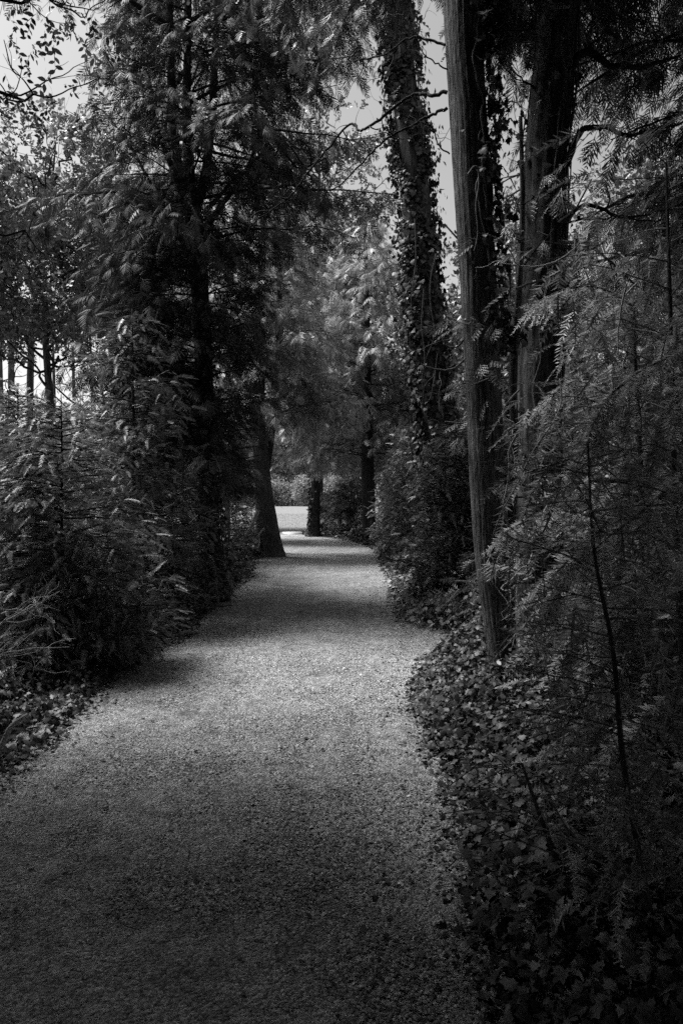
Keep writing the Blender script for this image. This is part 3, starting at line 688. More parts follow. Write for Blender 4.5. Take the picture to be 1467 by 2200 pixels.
# --- right row: three big trunks close by
def right_trunks():
    # ivy clad trunk, photo x 840-940
    D = 12.5; c = lambda px, py, r, dy=0: list(P(px, py, D)+np.array([0, dy, 0]))+[r]
    p2 = [c(962, 1322, 0.396), c(958, 1270, 0.304), c(950, 1150, 0.284), c(941, 1000, 0.264), c(930, 850, 0.264), c(915, 700, 0.257), c(897, 500, 0.251), c(880, 300, 0.244), c(862, 130, 0.231), c(845, -60, 0.218), c(820, -350, 0.158), c(800, -700, 0.040)]
    p2[0][2] = -0.06
    r = np.random.default_rng(401)
    e, s = conifer('cedar_tree', P(962, 1322, D), 16.5, 2.4, 'ivy clad trunk leaning left, the farthest of the three big trunks at right', path=p2, z0=11.3, nb=70, seed=402, size=0.26, mat='cedar', bark='bark', nsec=7, step=0.15, hang=0.8, droop=0.12, pitch=0.2, sides=36, amp=0.05, ret=True, Lf=lambda t, a: (2.3-1.0*max(0, cos(a)))*((1-t)**0.5))
    ivy_on(r, 'climbing_ivy', s[:, :3], s[:, 3], 0.6, 12.5, 17000, 'ivy covering the whole far leaning trunk against the open sky', size=0.085, vines=14, bulge=0.11, gapd=-0.42)
    # middle trunk, photo x 1000-1080, bare on its left side
    D = 4.85; c = lambda px, py, r, dy=0: list(P(px, py, D)+np.array([0, dy, 0]))+[r]
    p3 = [c(1096, 1552, 0.1674), c(1090, 1500, 0.1097), c(1078, 1400, 0.1004), c(1066, 1300, 0.1070), c(1056, 1200, 0.1153), c(1047, 1050, 0.1190), c(1041, 900, 0.1200), c(1032, 720, 0.1209), c(1021, 520, 0.1228), c(1010, 340, 0.1246), c(1001, 160, 0.1265), c(992, 0, 0.1265), c(980, -300, 0.1116), c(962, -800, 0.0744), c(950, -1500, 0.0186)]
    p3[0][2] = -0.06
    e, s = conifer('cedar_tree', P(1092, 1552, D), 10.0, 2.6, 'bare furrowed trunk lit along its left side, nearest to the path on the right', path=p3, z0=7.0, nb=90, seed=412, size=0.22, mat='cedar', bark='bark_strip', nsec=8, step=0.12, hang=0.8, droop=0.12, pitch=0.2, sides=96, amp=0.038, lump=0.035, ret=True, Lf=lambda t, a: (2.4-1.0*max(0, cos(a))-1.3*max(0, -sin(a)))*((1-t)**0.4),
                   knots=((3.3, pi+0.2, 0.035, 0.03), (2.62, pi, 0.03, 0.03), (3.75, pi-0.4, 0.03, 0.03), (1.4, pi+0.6, 0.02, 0.02)))
    r = np.random.default_rng(413)
    ivy_on(r, 'climbing_ivy', s[:, :3], s[:, 3], 2.6, 6.0, 1300, 'ivy running up the right hand side of the bare furrowed trunk', side=(pi/2+0.25, 0.55), size=0.05, vines=4, bulge=0.06)
    # right trunk, photo x 1110-1240
    D = 5.3; c = lambda px, py, r, dy=0: list(P(px, py, D)+np.array([0, dy, 0]))+[r]
    p4 = [c(1165, 1508, 0.26), c(1160, 1450, 0.175), c(1156, 1350, 0.165), c(1155, 1200, 0.16), c(1155, 1000, 0.155), c(1157, 820, 0.155), c(1158, 680, 0.155), c(1166, 500, 0.155), c(1172, 350, 0.158), c(1185, 200, 0.155), c(1197, 60, 0.15), c(1205, -80, 0.15), c(1220, -500, 0.11), c(1230, -1200, 0.03)]
    p4[0][2] = -0.06
    e, s = conifer('cedar_tree', P(1165, 1508, D), 9.7, 2.8, 'dark stringy trunk behind the foliage, rightmost of the three big trunks', path=p4, z0=5.8, nb=150, seed=422, size=0.22, mat='cedar', bark='bark', nsec=8, step=0.12, hang=0.7, droop=0.12, pitch=0.2, sides=48, amp=0.07, lump=0.06, ret=True, Lf=lambda t, a: (2.2+1.0*sin(a)-0.6*max(0, cos(a)))*((1-t)**0.4))
    r = np.random.default_rng(423)
    ivy_on(r, 'climbing_ivy', s[:, :3], s[:, 3], 0.1, 6.0, 500, 'pale bare vines and sparse ivy wrapping the rightmost big trunk', size=0.05, vines=14, bulge=0.05)
    # a slim pale stem in front of it
    D = 4.9; e = empty('slender_tree', P(1105, 1500, D)*np.array([1, 1, 0]), 'slim pale stem between the furrowed trunk and the rightmost big trunk', 'tree')
    c = lambda px, py, r_, dy=0: list(P(px, py, D)+np.array([0, dy, 0]))+[r_]
    q = [c(1105, 1545, 0.04), c(1100, 1400, 0.032), c(1094, 1250, 0.03), c(1098, 1100, 0.03), c(1104, 950, 0.028), c(1102, 800, 0.028), c(1112, 650, 0.024), c(1122, 450, 0.02), c(1118, 250, 0.014)]; q[0][2] = -0.03
    trunk_obj(e, q, 80, 14, M['bark_strip'], r, 0.08, 0.12, 5)
    lf, wd = Buf(), Buf()
    qs = smooth_path(q, 80)
    crown(r, wd, lf, axis_of(qs[:, :3]), 0.6, 4.0, 22, lambda t, a: 0.45, TP['cedar_near'], 0.16, hang=0.4, nsec=14, step=0.09, start=0.1)
    wd.build('branches', M['twig'], e); lf.build('crown', M['cedar'], e)
right_trunks()

# --- evergreen shrubs filling the right side
gR = 'evergreen shrubs right of the path'
def shrub(base, H, R, label, seed, mat='yew', tmpl='yew', size=0.2, nb=90, group=gR, **k):
    kw = dict(z0=0.1, trunk_r=0.03, nsec=8, step=0.12, hang=0.35, droop=0.10, pitch=0.5, shape=0.45, sides=8); kw.update(k)
    return conifer('evergreen_shrub', base, H, R, label, 'shrub', group, tmpl, size, mat, nb, seed=seed, **kw)
shrub((1.95, 9.9), 2.6, 1.3, 'rounded feathery shrub spreading over the path edge below the ivy clad trunk', 501, size=0.16, nb=330, nsec=10, step=0.1, mat='herb')
shrub((2.5, 13.2), 3.6, 1.5, 'leafy shrub behind the feathery one, on the outside of the bend', 502, size=0.2, nb=110)
shrub((3.1, 9.2), 3.2, 1.3, 'dark shrub between the ivy clad trunk and the furrowed trunk', 503, size=0.18, nb=110)
shrub((1.9, 18.5), 3.4, 1.3, 'low shrub at the right where the path begins to bend', 504, size=0.22, nb=80)
shrub((2.15, 7.9), 1.5, 0.8, 'small dark shrub in front of the ivy clad trunk beside the notch in the path', 505, size=0.15, nb=70, tmpl='yew_near', nsec=12, step=0.09)
shrub((3.4, 6.6), 3.4, 1.4, 'tall dark shrub behind the rightmost big trunk', 506, size=0.18, nb=110, tmpl='cedar', mat='cedar')
shrub((4.6, 8.4), 5.2, 1.8, 'high evergreen thicket plant far right behind the trunks', 507, size=0.22, nb=130, tmpl='cedar', mat='cedar')
shrub((5.2, 12.0), 6.0, 2.2, 'broad evergreen shrub seen between the furrowed and rightmost trunks', 508, size=0.26, nb=130, tmpl='cedar', mat='cedar_lit')
shrub((1.75, 19.6), 2.7, 1.1, 'shrub partly hiding the shaded trunk on the bend', 512, size=0.22, nb=120)
shrub((2.3, 24.5), 2.4, 1.2, 'brush closing the gap between the shaded trunk and the shrubs on the bend', 511, size=0.3, nb=80, tmpl='cedar_thin', mat='cedar')
shrub((-0.2, 30.5), 1.6, 1.5, 'low brush behind the dark middle trunk', 509, size=0.3, nb=60, tmpl='cedar_thin', mat='cedar')
shrub((0.4, 27.3), 2.2, 1.4, 'brush behind the shaded trunk on the outside of the bend', 510, size=0.3, nb=60, tmpl='cedar_thin', mat='cedar')

def leafy_bush(x, y, H, R, label, seed, n=2600, size=0.16, mat='herb', tm='twig'):
    r = np.random.default_rng(seed); e = empty('leafy_bush', (x, y, 0), label, 'shrub', 'leafy bushes between the saplings')
    wd, lf = Buf(), Buf(); C = np.array([x, y, H*0.55])
    for k in range(16):
        v = nrm(r.normal(size=3)); tip = C+v*np.array([R, R, H*0.45]); tip[2] = max(tip[2], 0.25); o = np.array([x, y, 0.0])+np.array([r.normal(0, 0.05), r.normal(0, 0.05), 0])
        q = smooth_path(np.array([o, (o+tip)/2+r.normal(0, 0.08, 3)+np.array([0, 0, 0.15]), tip]), 12); tube(wd, q, np.linspace(0.009, 0.003, 12), 5)
        for j in range(3): bare(wd, r, q[r.integers(4, 12)], r.normal(size=3)+v, R*0.5, 0.003, 0, 0.3, 5, 3)
    v = nrm(r.normal(size=(n, 3))); p = C+v*np.array([R, R, H*0.5])*(r.uniform(0.1, 1, n)**0.4*(1+0.2*vnoise(v*3, 1.5, seed)))[:, None]
    k = (vnoise(p, 3.5, seed) > -0.2) & (p[:, 2] > 0.1) & keep_mask(p); p = p[k]
    scatter(lf, TP[tm], p, nrm(v[k]+r.normal(0, 0.6, p.shape)+np.array([0, 0, -0.3])), nrm(np.array([0, 0, 1])+r.normal(0, 0.5, p.shape)), size*r.uniform(0.6, 1.2, len(p)), r)
    wd.build('branches', M['twig'], e); lf.build('crown', M[mat], e)
leafy_bush(2.3, 4.4, 1.7, 0.75, 'small leaved bush rising from the ivy at the right edge of the photo', 631)
leafy_bush(1.95, 3.4, 1.0, 0.55, 'low leafy bush among the saplings at lower right', 632, n=1800, size=0.14)
leafy_bush(1.5, 4.3, 0.8, 0.45, 'low leafy bush at the foot of the furrowed trunk', 633, n=1300, size=0.12)
leafy_bush(3.1, 5.6, 3.0, 1.0, 'tall loose bush right of the rightmost big trunk', 634, n=3600, size=0.17)
leafy_bush(1.75, 5.9, 0.9, 0.55, 'low bush behind the furrowed trunk by the notch in the path', 635, n=1700, size=0.13)

# --- foreground right: cedar saplings and hanging cedar boughs
def sapling(ctrl, z0, nb, L, label, seed, size=0.24, azf=None, mat='frond', tm='frond', hang=0.4, nsec=6, step=0.12, pitch=0.25, flat=0.3, boughs=()):
    r = np.random.default_rng(seed)
    e = empty('cedar_sapling', (ctrl[0][0], ctrl[0][1], 0), label, 'sapling', 'cedar saplings in the right foreground')
    trunk_obj(e, ctrl, 70, 9, M['twig_dark'], r, 0.04, 0.06, 5)
    s = smooth_path(ctrl, 70); wd, lf = Buf(), Buf()
    crown(r, wd, lf, axis_of(s[:, :3]), z0, s[-1, 2], nb, lambda t, a: L*(1-0.55*t), TP[tm], size, pitch=pitch, droop=0.2, nsec=nsec, step=step, start=0.15, azf=azf, hang=hang, wood_r=0.012, flat=flat, wmin=0.45)
    for ctl in boughs:
        q = smooth_path(np.array(ctl), 40); tube(wd, q, np.linspace(0.009, 0.003, 40), 6)
        n = 70; i = r.integers(3, 39, n); t_ = nrm(q[i+1]-q[i-1]); sd_ = nrm(np.cross(t_, [0, 0, 1.0]))*np.where(np.arange(n) % 2, 1, -1)[:, None]
        scatter(lf, TP[tm], q[i]+r.normal(0, 0.006, (n, 3)), nrm(t_*0.9+sd_*0.6+np.array([0, 0, -0.35])+r.normal(0, 0.15, (n, 3))), nrm(np.array([-0.3, -0.5, 1.0])+r.normal(0, 0.2, (n, 3))), r.uniform(0.12, 0.22, n), r, r.uniform(0.5, 1, n))  # only the paler half of the tones, so these boughs look lit
    wd.build('branches', M['twig'], e); lf.build('crown', M[mat], e)
    return e
def cc(px, py, D, r): return list(P(px, py, D))+[r]
g = lambda q: [[q[0][0], q[0][1], -0.03, q[0][3]]]+q[1:]
sapling(g([cc(1440, 2300, 2.1, 0.012), cc(1402, 2000, 2.15, 0.011), cc(1340, 1650, 2.2, 0.0095), cc(1316, 1400, 2.25, 0.008), cc(1275, 1180, 2.3, 0.006), cc(1262, 950, 2.4, 0.004)]), 0.35, 44, 0.5, 'nearest cedar sapling with a slim dark stem rising through the right foreground', 601, size=0.22)
sapling(g([cc(1300, 2120, 2.4, 0.012), cc(1240, 1950, 2.45, 0.011), cc(1170, 1780, 2.5, 0.009), cc(1120, 1640, 2.6, 0.005)]), 0.15, 20, 0.5, 'short dark sapling leaning left over the ivy in the right foreground', 602, size=0.18)
sapling(g([cc(1480, 1800, 3.0, 0.02), cc(1470, 1500, 3.1, 0.018), cc(1450, 1100, 3.2, 0.015), cc(1440, 700, 3.3, 0.011), cc(1430, 350, 3.4, 0.006)]), 0.3, 60, 1.0, 'tall cedar sapling at the right edge of the photo', 603, size=0.28, boughs=([P(1460, 1080, 3.1), P(1500, 1000, 2.7), P(1400, 1080, 2.5), P(1290, 1170, 2.4), P(1215, 1240, 2.4), P(1160, 1340, 2.45)], [P(1450, 700, 3.2), P(1440, 760, 2.9), P(1370, 800, 2.8), P(1300, 860, 2.8), P(1270, 920, 2.8)], [P(1460, 820, 3.2), P(1500, 820, 2.8), P(1440, 880, 2.7), P(1400, 980, 2.7)]))
sapling(g([cc(1410, 1650, 3.9, 0.02), cc(1390, 1400, 3.9, 0.018), cc(1380, 1100, 3.95, 0.015), cc(1365, 800, 4.0, 0.011), cc(1360, 640, 4.0, 0.006)]), 0.25, 50, 0.66, 'leafy cedar sapling in front of the rightmost big trunk', 604, size=0.26, boughs=([P(1370, 900, 3.95), P(1290, 840, 3.8), P(1230, 820, 3.6), P(1160, 870, 3.5)], [P(1365, 660, 4.0), P(1290, 620, 3.8), P(1220, 620, 3.7), P(1150, 650, 3.6)], [P(1385, 1150, 3.9), P(1230, 1100, 3.7), P(1150, 1110, 3.5), P(1075, 1150, 3.4)]))
sapling(g([cc(1500, 2150, 1.95, 0.014), cc(1490, 1800, 2.0, 0.012), cc(1500, 1500, 2.0, 0.009), cc(1510, 1300, 2.0, 0.005)]), 0.3, 24, 0.5, 'sapling just cut off by the lower right edge of the photo', 605, mat='cedar', size=0.15)
sapling([[1.45, 2.9, -0.03, 0.01], [1.4, 2.9, 0.3, 0.009], [1.3, 2.95, 0.6, 0.006], [1.2, 3.0, 0.85, 0.003]], 0.1, 16, 0.45, 'knee high sapling half buried in the ivy at right', 606, mat='cedar', size=0.14)
sapling([[2.0, 3.9, -0.03, 0.014], [1.95, 3.9, 0.6, 0.011], [1.85, 3.95, 1.1, 0.007], [1.8, 4.0, 1.5, 0.003]], 0.1, 34, 0.7, 'waist high bushy sapling at the foot of the rightmost big trunk', 607, size=0.22)

# big cedar out of frame at the right whose boughs hang in at the top right
def edge_cedar():
    r = np.random.default_rng(611)
    path = [[4.1, 5.4, -0.05, 0.34], [4.1, 5.4, 0.5, 0.26], [4.05, 5.4, 3, 0.24], [4.0, 5.4, 6, 0.2], [4.0, 5.4, 9, 0.12], [4.0, 5.4, 12, 0.03]]
    conifer('cedar_tree', (4.1, 5.4), 12, 3, 'large cedar beyond the right edge whose dark boughs fill the upper right corner', path=path, z0=3.6, nb=90, seed=612, size=0.2, mat='cedar', nsec=9, step=0.11, hang=0.6, droop=0.12, pitch=0.25, sides=20, Lf=lambda t, a: (2.6-1.1*max(0, -cos(a)))*((1-t)**0.4), tmpl='cedar', wood_r=0.02)
edge_cedar()

# --- broadleaved tree at the left, small leaves against the sky
def broadleaf(base, H, R, label, seed, tm='oak', size=0.3, mat='broad', nl=5200, trunk_r=0.16, zc=0.62, ze=0.42, bark='bark', group=None, nbr=26, zlow=1.2, name='broadleaf_tree', extra=(), gap=-0.25, cc=None, roof=False):
    r = np.random.default_rng(seed); bx, by = base
    e = empty(name, (bx, by, 0), label, 'tree', group)
    path = [[bx, by, -0.05, trunk_r*1.4], [bx, by, 0.3, trunk_r*1.05], [bx+r.normal(0, .1), by, H*0.3, trunk_r*0.9], [bx+r.normal(0, .15), by, H*0.6, trunk_r*0.6], [bx+r.normal(0, .2), by, H*0.95, trunk_r*0.15]]
    _, s = trunk_obj(e, path, 40, 14, M[bark], r)
    wd, lf = Buf(), Buf(); ax = axis_of(s[:, :3])
    cz = H*zc; C = np.array([bx, by, cz]) if cc is None else np.array(cc, float); rad = np.array([R, R, H*ze])
    pts = []
    for k in range(nbr):
        v = nrm(r.normal(size=3)); tip = C+v*rad*r.uniform(0.6, 0.98)
        if tip[2] < zlow: tip[2] = zlow+r.uniform(0, 1)
        z = np.clip(tip[2]-r.uniform(0.15, 0.4)*np.linalg.norm(tip[:2]-C[:2])-0.5, H*0.18, H*0.85)
        o = ax(z); m = (o+tip)/2+r.normal(0, 0.08, 3)*R+np.array([0, 0, 0.05*R])
        q = smooth_path(np.array([o, m, tip]), 12); q[1:-1] += r.normal(0, 0.02*R, (10, 3)); tube(wd, q, np.linspace(trunk_r*0.35, 0.012, 12), 6)
        for j in range(5):
            i = r.integers(4, 12); d = nrm(r.normal(size=3)+nrm(tip-o)*0.8); bare(wd, r, q[i], d, R*r.uniform(0.25, 0.5), trunk_r*0.09, 1, 0.3, 5, 4, 0, 2)
    n = nl; v = nrm(r.normal(size=(n, 3))); rr = r.uniform(0.15, 1, n)**0.45
    p = C+v*rad*rr[:, None]; p += r.normal(0, 0.1, (n, 3))
    edge = 1+0.18*vnoise(v*3, 1.5, seed+3); inside = rr < edge*0.98
    k = (vnoise(p, 1.9/max(0.8, R/2.5), seed) > gap) & inside & (p[:, 2] > zlow) & keep_mask(p, extra)
    if roof: k &= (p[:, 2] > 1.6+0.82*p[:, 1]) | (np.abs(p[:, 0]) > 0.62*p[:, 1])
    p = p[k]; v = v[k]
    scatter(lf, TP[tm], p, nrm(v+r.normal(0, 0.7, p.shape)+np.array([0, 0, -0.15])), nrm(np.array([0, 0, 1])+r.normal(0, 0.6, p.shape)), size*r.uniform(0.7, 1.2, len(p)), r)
    wd.build('branches', M['twig_dark'], e); lf.build('crown', M[mat], e)
    return e
broadleaf((-6.2, 14.5), 9.6, 2.6, 'small leaved tree left of the forked cedar, ragged edge against the pale sky', 701, gap=-0.02, nl=14000, size=0.2, zc=0.7, ze=0.3, nbr=34, zlow=4.7, trunk_r=0.09)
broadleaf((-7.6, 17.0), 8.6, 2.8, 'small leaved tree at the left edge behind the young evergreens', 702, gap=0.0, nl=11000, size=0.26, zc=0.72, ze=0.28, nbr=24, zlow=5.9, trunk_r=0.09)
broadleaf((-1.0, 31.0), 20.5, 3.6, 'light small leaved tree rising behind the arch of cedars left of the open sky', 703, gap=-0.1, nl=13000, size=0.36, zc=0.62, ze=0.38, zlow=5.0, nbr=22, trunk_r=0.15)

# branches reaching in at the top left from a tree beyond the left edge
def left_overhang():
    r = np.random.default_rng(711)
    e = empty('broadleaf_tree', (-4.1, 4.9, 0), 'tree beyond the left edge reaching crooked dark twigs into the top left corner', 'tree')
    path = [[-4.1, 4.9, -0.05, 0.26], [-4.1, 4.9, 0.4, 0.19], [-4.2, 4.9, 3, 0.17], [-4.1, 4.9, 6, 0.12], [-3.9, 4.8, 9, 0.04]]
    trunk_obj(e, path, 50, 18, M['bark'], r)
    wd, lf = Buf(), Buf(); tips = []
    for (z, tx, ty, tz) in [(4.2, -2.0, 5.0, 5.3), (3.6, -2.3, 5.1, 4.6), (4.8, -1.7, 5.2, 5.9), (3.0, -2.5, 5.4, 3.7), (5.0, -2.6, 3.4, 5.6), (5.6, -2.0, 2.4, 6.0), (5.6, -1.2, 4.2, 6.8), (6.2, -2.2, 1.2, 6.6)]:
        o = np.array([-4.1, 4.9, z]); t = np.array([tx, ty, tz]); m = (o+t)/2+np.array([0, 0, 0.25])+r.normal(0, .12, 3)
        q = smooth_path(np.array([o, m, t]), 14); q[1:-1] += r.normal(0, 0.03, (12, 3)); tube(wd, q, np.linspace(0.035, 0.008, 14), 6)
        for j in range(10):
            i = r.integers(4, 14); d = nrm(r.normal(size=3)+np.array([0.5, 0, -0.1])); bare(wd, r, q[i], d, r.uniform(0.4, 0.9), 0.008, 1, 0.45, 6, 4, -0.02, 3)
            n = 9; pp = q[i]+d*r.uniform(0.1, 0.9, (n, 1))+r.normal(0, 0.16, (n, 3)); dd = nrm(r.normal(0, 0.6, (n, 3))+np.array([0, 0, -0.6]))
            scatter(lf, TP['twig'], pp, dd, nrm(r.normal(size=(n, 3))+np.array([0, 0, 1])), r.uniform(0.1, 0.17, n), r)
    C = np.array([-4.2, 3.65, 7.4]); n = 12000; v = nrm(r.normal(size=(n, 3))); p = C+v*np.array([2.3, 2.3, 2.2])*(r.uniform(0.1, 1, n)**0.45)[:, None]*(1+0.15*vnoise(v*3, 1.5, 4))[:, None]  # out-of-frame crown added to shade the near path
    n2 = 450; v2 = nrm(r.normal(size=(n2, 3))); p = np.vstack([p, np.array([-4.5, 6.3, 8.0])+v2*np.array([2.1, 1.7, 2.0])*(r.uniform(0.1, 1, n2)**0.45)[:, None]])  # sparse unseen leaves added to half shade the path farther on
    p = p[(p[:, 2] > 1.6+0.85*p[:, 1]) | (p[:, 0] < -0.62*p[:, 1])]
    scatter(lf, TP['twig'], p, nrm(r.normal(0, 0.7, p.shape)+np.array([0, 0, -0.3])), nrm(np.array([0, 0, 1])+r.normal(0, 0.5, p.shape)), 0.3*r.uniform(0.7, 1.2, len(p)), r)
    wd.build('branches', M['twig_dark'], e); lf.build('crown', M['broad'], e)
left_overhang()

# --- unseen trees added around and behind the camera to shade the foreground
broadleaf((-5.4, 1.6), 11.5, 2.9, 'leafy tree added unseen beyond the left edge beside the viewer, shading the near gravel', 720, nl=9000, size=0.42, zc=0.64, ze=0.36, zlow=2.6, nbr=14, gap=-1)
broadleaf((2.9, -0.9), 11, 2.6, 'leaning leafy tree added unseen at the right of the viewer, its crown shading the near path', 727, nl=20000, size=0.4, ze=0.24, zlow=4.0, nbr=20, gap=-1, cc=(-0.7, 1.7, 7.4), roof=True)
broadleaf((-6.6, 3.2), 7.8, 2.4, 'low crowned shade tree added unseen well beyond the left edge beside the viewer', 728, nl=9000, size=0.42, zc=0.56, ze=0.44, zlow=0.6, nbr=12, gap=-1)
broadleaf((-6.6, -1.6), 8.6, 2.7, 'low crowned shade tree added unseen beyond the left edge behind the viewer', 729, nl=9000, size=0.42, zc=0.56, ze=0.44, zlow=0.6, nbr=12, gap=-1)
broadleaf((-8.6, 6.4), 7.0, 2.2, 'low crowned shade tree added unseen on the lawn beyond the left edge', 730, nl=8000, size=0.42, zc=0.56, ze=0.44, zlow=0.6, nbr=12, gap=-1)
broadleaf((-3.2, -2.2), 11, 3.8, 'leafy shade tree added unseen just behind the viewer at left', 721, nl=20000, size=0.42, zc=0.68, ze=0.3, zlow=3.2, nbr=14, gap=-1)
broadleaf((2.6, -2.2), 11.5, 4.0, 'leafy shade tree added unseen just behind the viewer at right', 722, nl=20000, size=0.42, zc=0.68, ze=0.3, zlow=3.0, nbr=14, gap=-1)
broadleaf((6.4, 0.2), 11.5, 2.8, 'leafy shade tree added unseen beyond the right edge beside the viewer', 725, nl=9000, size=0.42, zc=0.62, ze=0.38, zlow=1.5, nbr=14, gap=-1)
broadleaf((0.6, -6.5), 12, 4.4, 'leafy shade tree added unseen farther behind the viewer, closing the canopy over the path', 723, nl=20000, size=0.5, zc=0.56, ze=0.44, zlow=1.0, nbr=10, gap=-1)
broadleaf((-4.8, -7.0), 12, 4.4, 'leafy shade tree added unseen farther behind the viewer at left of the path', 724, nl=10000, size=0.5, zc=0.56, ze=0.44, zlow=1.0, nbr=10, gap=-1)
broadleaf((6.4, -5.0), 12, 4.4, 'leafy shade tree added unseen farther behind the viewer at right of the path', 726, nl=10000, size=0.5, zc=0.56, ze=0.44, zlow=1.0, nbr=10, gap=-1)

# --- bare crooked branches crossing the sky between the trunks
def deadwood():
    r = np.random.default_rng(731)
    # dead limbs of the furrowed trunk reaching left across the sky
    for o in list(bpy.data.objects):
        if o.get('label', '').startswith('bare furrowed trunk'): par = o
        if o.get('label', '').startswith('dark stringy trunk'): par4 = o
        if o.get('label', '').startswith('tall dark cedar left'): parL = o
    def limb(parent, pts, D, r0, sub=4, name='dead_branch', mat='twig_dark', Ls=0.35, dy=0.0, kink=0.4):
        b = Buf(); n = len(pts)
        q = np.array([P(x, y, D)+np.array([0, dy*i/n, 0]) for i, (x, y) in enumerate(pts)]); q = smooth_path(q, n*5)
        q += r.normal(0, 0.004*D/5, q.shape); tube(b, q, np.linspace(r0, r0*0.3, len(q)), 7)
        for j in range(sub):
            i = r.integers(len(q)//4, len(q)); d = nrm(q[min(i+1, len(q)-1)]-q[i-1]); bare(b, r, q[i], nrm(d*0.5+r.normal(0, 0.6, 3)), Ls*r.uniform(0.5, 1.2), r0*0.4, 1, kink, 6, 4, 0, 2)
        b.build(name, M[mat], parent, smooth=True)
    limb(par, [(960, 196), (930, 190), (897, 172), (850, 190), (800, 215), (775, 212), (752, 185), (700, 230), (640, 290), (600, 330), (520, 372), (470, 430)], 4.85, 0.014, 8, dy=1.0)
    limb(par, [(962, 232), (925, 234), (880, 246), (830, 262), (780, 300), (735, 335), (690, 345)], 4.85, 0.012, 6, dy=0.6)
    limb(par, [(955, 95), (915, 70), (880, 55), (830, 78), (775, 78), (748, 70)], 4.85, 0.010, 6, dy=0.4)
    limb(par, [(1005, 720), (980, 745), (955, 740), (945, 700)], 4.85, 0.008, 3, mat='twig')
    limb(par, [(1000, 770), (960, 795), (900, 780), (870, 740)], 4.85, 0.007, 3, mat='twig')
    limb(par, [(965, 330), (940, 310), (925, 270), (905, 265), (880, 240)], 4.85, 0.006, 5)
    limb(par, [(965, 150), (930, 130), (905, 110), (880, 60), (860, 20)], 4.85, 0.006, 5)
    limb(par, [(1030, 60), (1060, 90), (1085, 150), (1120, 175), (1150, 190)], 4.9, 0.006, 5)
    limb(par, [(1040, 250), (1070, 230), (1100, 215), (1130, 240)], 4.9, 0.006, 5)
    limb(par4, [(1155, 70), (1120, 80), (1080, 100), (1058, 122), (1040, 160)], 5.2, 0.012, 5)
    limb(par4, [(1150, 190), (1110, 160), (1085, 125), (1070, 110)], 5.2, 0.008, 4)
    limb(par4, [(1215, 160), (1260, 110), (1310, 140), (1380, 140), (1460, 120)], 5.2, 0.035, 5)
    limb(par4, [(1215, 350), (1250, 280), (1300, 275), (1350, 290), (1420, 270)], 5.1, 0.028, 5)
    limb(par4, [(1200, 480), (1260, 440), (1330, 465), (1400, 460)], 5.0, 0.02, 5)
    limb(par4, [(1205, 520), (1270, 530), (1340, 590), (1400, 640)], 5.0, 0.014, 5, mat='twig')
    limb(par4, [(1110, 620), (1180, 600), (1260, 640), (1330, 640)], 4.6, 0.010, 5, mat='twig')
    # dead boughs of the forked cedar
    limb(parL, [(425, 560), (380, 500), (330, 450), (280, 430), (220, 450), (160, 420), (90, 440), (20, 450)], 10.3, 0.035, 9, Ls=0.9)
    limb(parL, [(420, 480), (350, 440), (290, 330), (240, 260), (200, 220)], 10.2, 0.03, 7, Ls=0.8)
    limb(parL, [(435, 460), (500, 390), (560, 330), (590, 300), (640, 360), (700, 340)], 10.2, 0.035, 9, Ls=0.8)
    limb(parL, [(372, 60), (330, 40), (290, 10), (250, -20)], 10.2, 0.03, 5, Ls=0.7)
    limb(parL, [(400, 100), (440, 90), (500, 100), (560, 100)], 10.2, 0.025, 5, Ls=0.7)
deadwood()

def hanging_boughs():
    r = np.random.default_rng(735)
    for o in list(bpy.data.objects):
        if o.get('label', '').startswith('bare furrowed trunk'): par = o
    for pts, D in [([(985, -420), (900, -330), (800, -200), (700, -90), (610, 20)], 6.4), ([(985, -350), (930, -250), (860, -150), (790, -40), (740, 40)], 5.8), ([(1000, -380), (1040, -260), (1080, -120), (1110, 20)], 5.4), ([(990, -500), (850, -420), (720, -260), (560, -60)], 6.8), ([(1000, -300), (1030, -160), (1060, -40), (1075, 60)], 5.0),
                   ([(990, -460), (940, -320), (880, -180), (830, -40)], 6.2), ([(990, -420), (860, -330), (760, -150), (690, 30)], 7.2), ([(1005, -400), (1060, -260), (1110, -130), (1140, 20)], 5.8), ([(985, -520), (800, -480), (650, -300), (520, -120)], 6.4)]:
        wd, lf = Buf(), Buf(); q = smooth_path(np.array([P(x, y, 4.9+(D-4.9)*min(1, i/2)) for i, (x, y) in enumerate(pts)]), 30); tube(wd, q, np.linspace(0.025, 0.006, 30), 6)
        pp, dd = [], []
        for k in range(64):
            i = r.integers(8, 30); d = nrm(nrm(q[min(i+1, 29)]-q[i-1])*0.5+r.normal(0, 0.5, 3)+np.array([0, 0, -0.25])); L = r.uniform(0.2, 0.55)
            e_ = q[i]+d*L+np.array([0, 0, -0.1]); tube(wd, [q[i], q[i]+d*L*0.5, e_], [0.004, 0.003, 0.002], 3)
            for f in (0.3, 0.5, 0.7, 0.85, 1.0): pp.append(q[i]*(1-f)+e_*f); dd.append(nrm(d*0.4+np.array([0, 0, -0.9])+r.normal(0, 0.25, 3)))
        pp, dd = np.array(pp), np.array(dd)
        scatter(lf, TP['cedar'], pp, dd, nrm(r.normal(size=pp.shape)), r.uniform(0.1, 0.19, len(pp)), r)
        o = wd.build('hanging_bough', M['twig_dark'], par, smooth=True); o2 = lf.build('foliage', M['cedar'], None); 
        mw = o2.location.copy(); o2.parent = o; o2.location = mw-par.location
hanging_boughs()

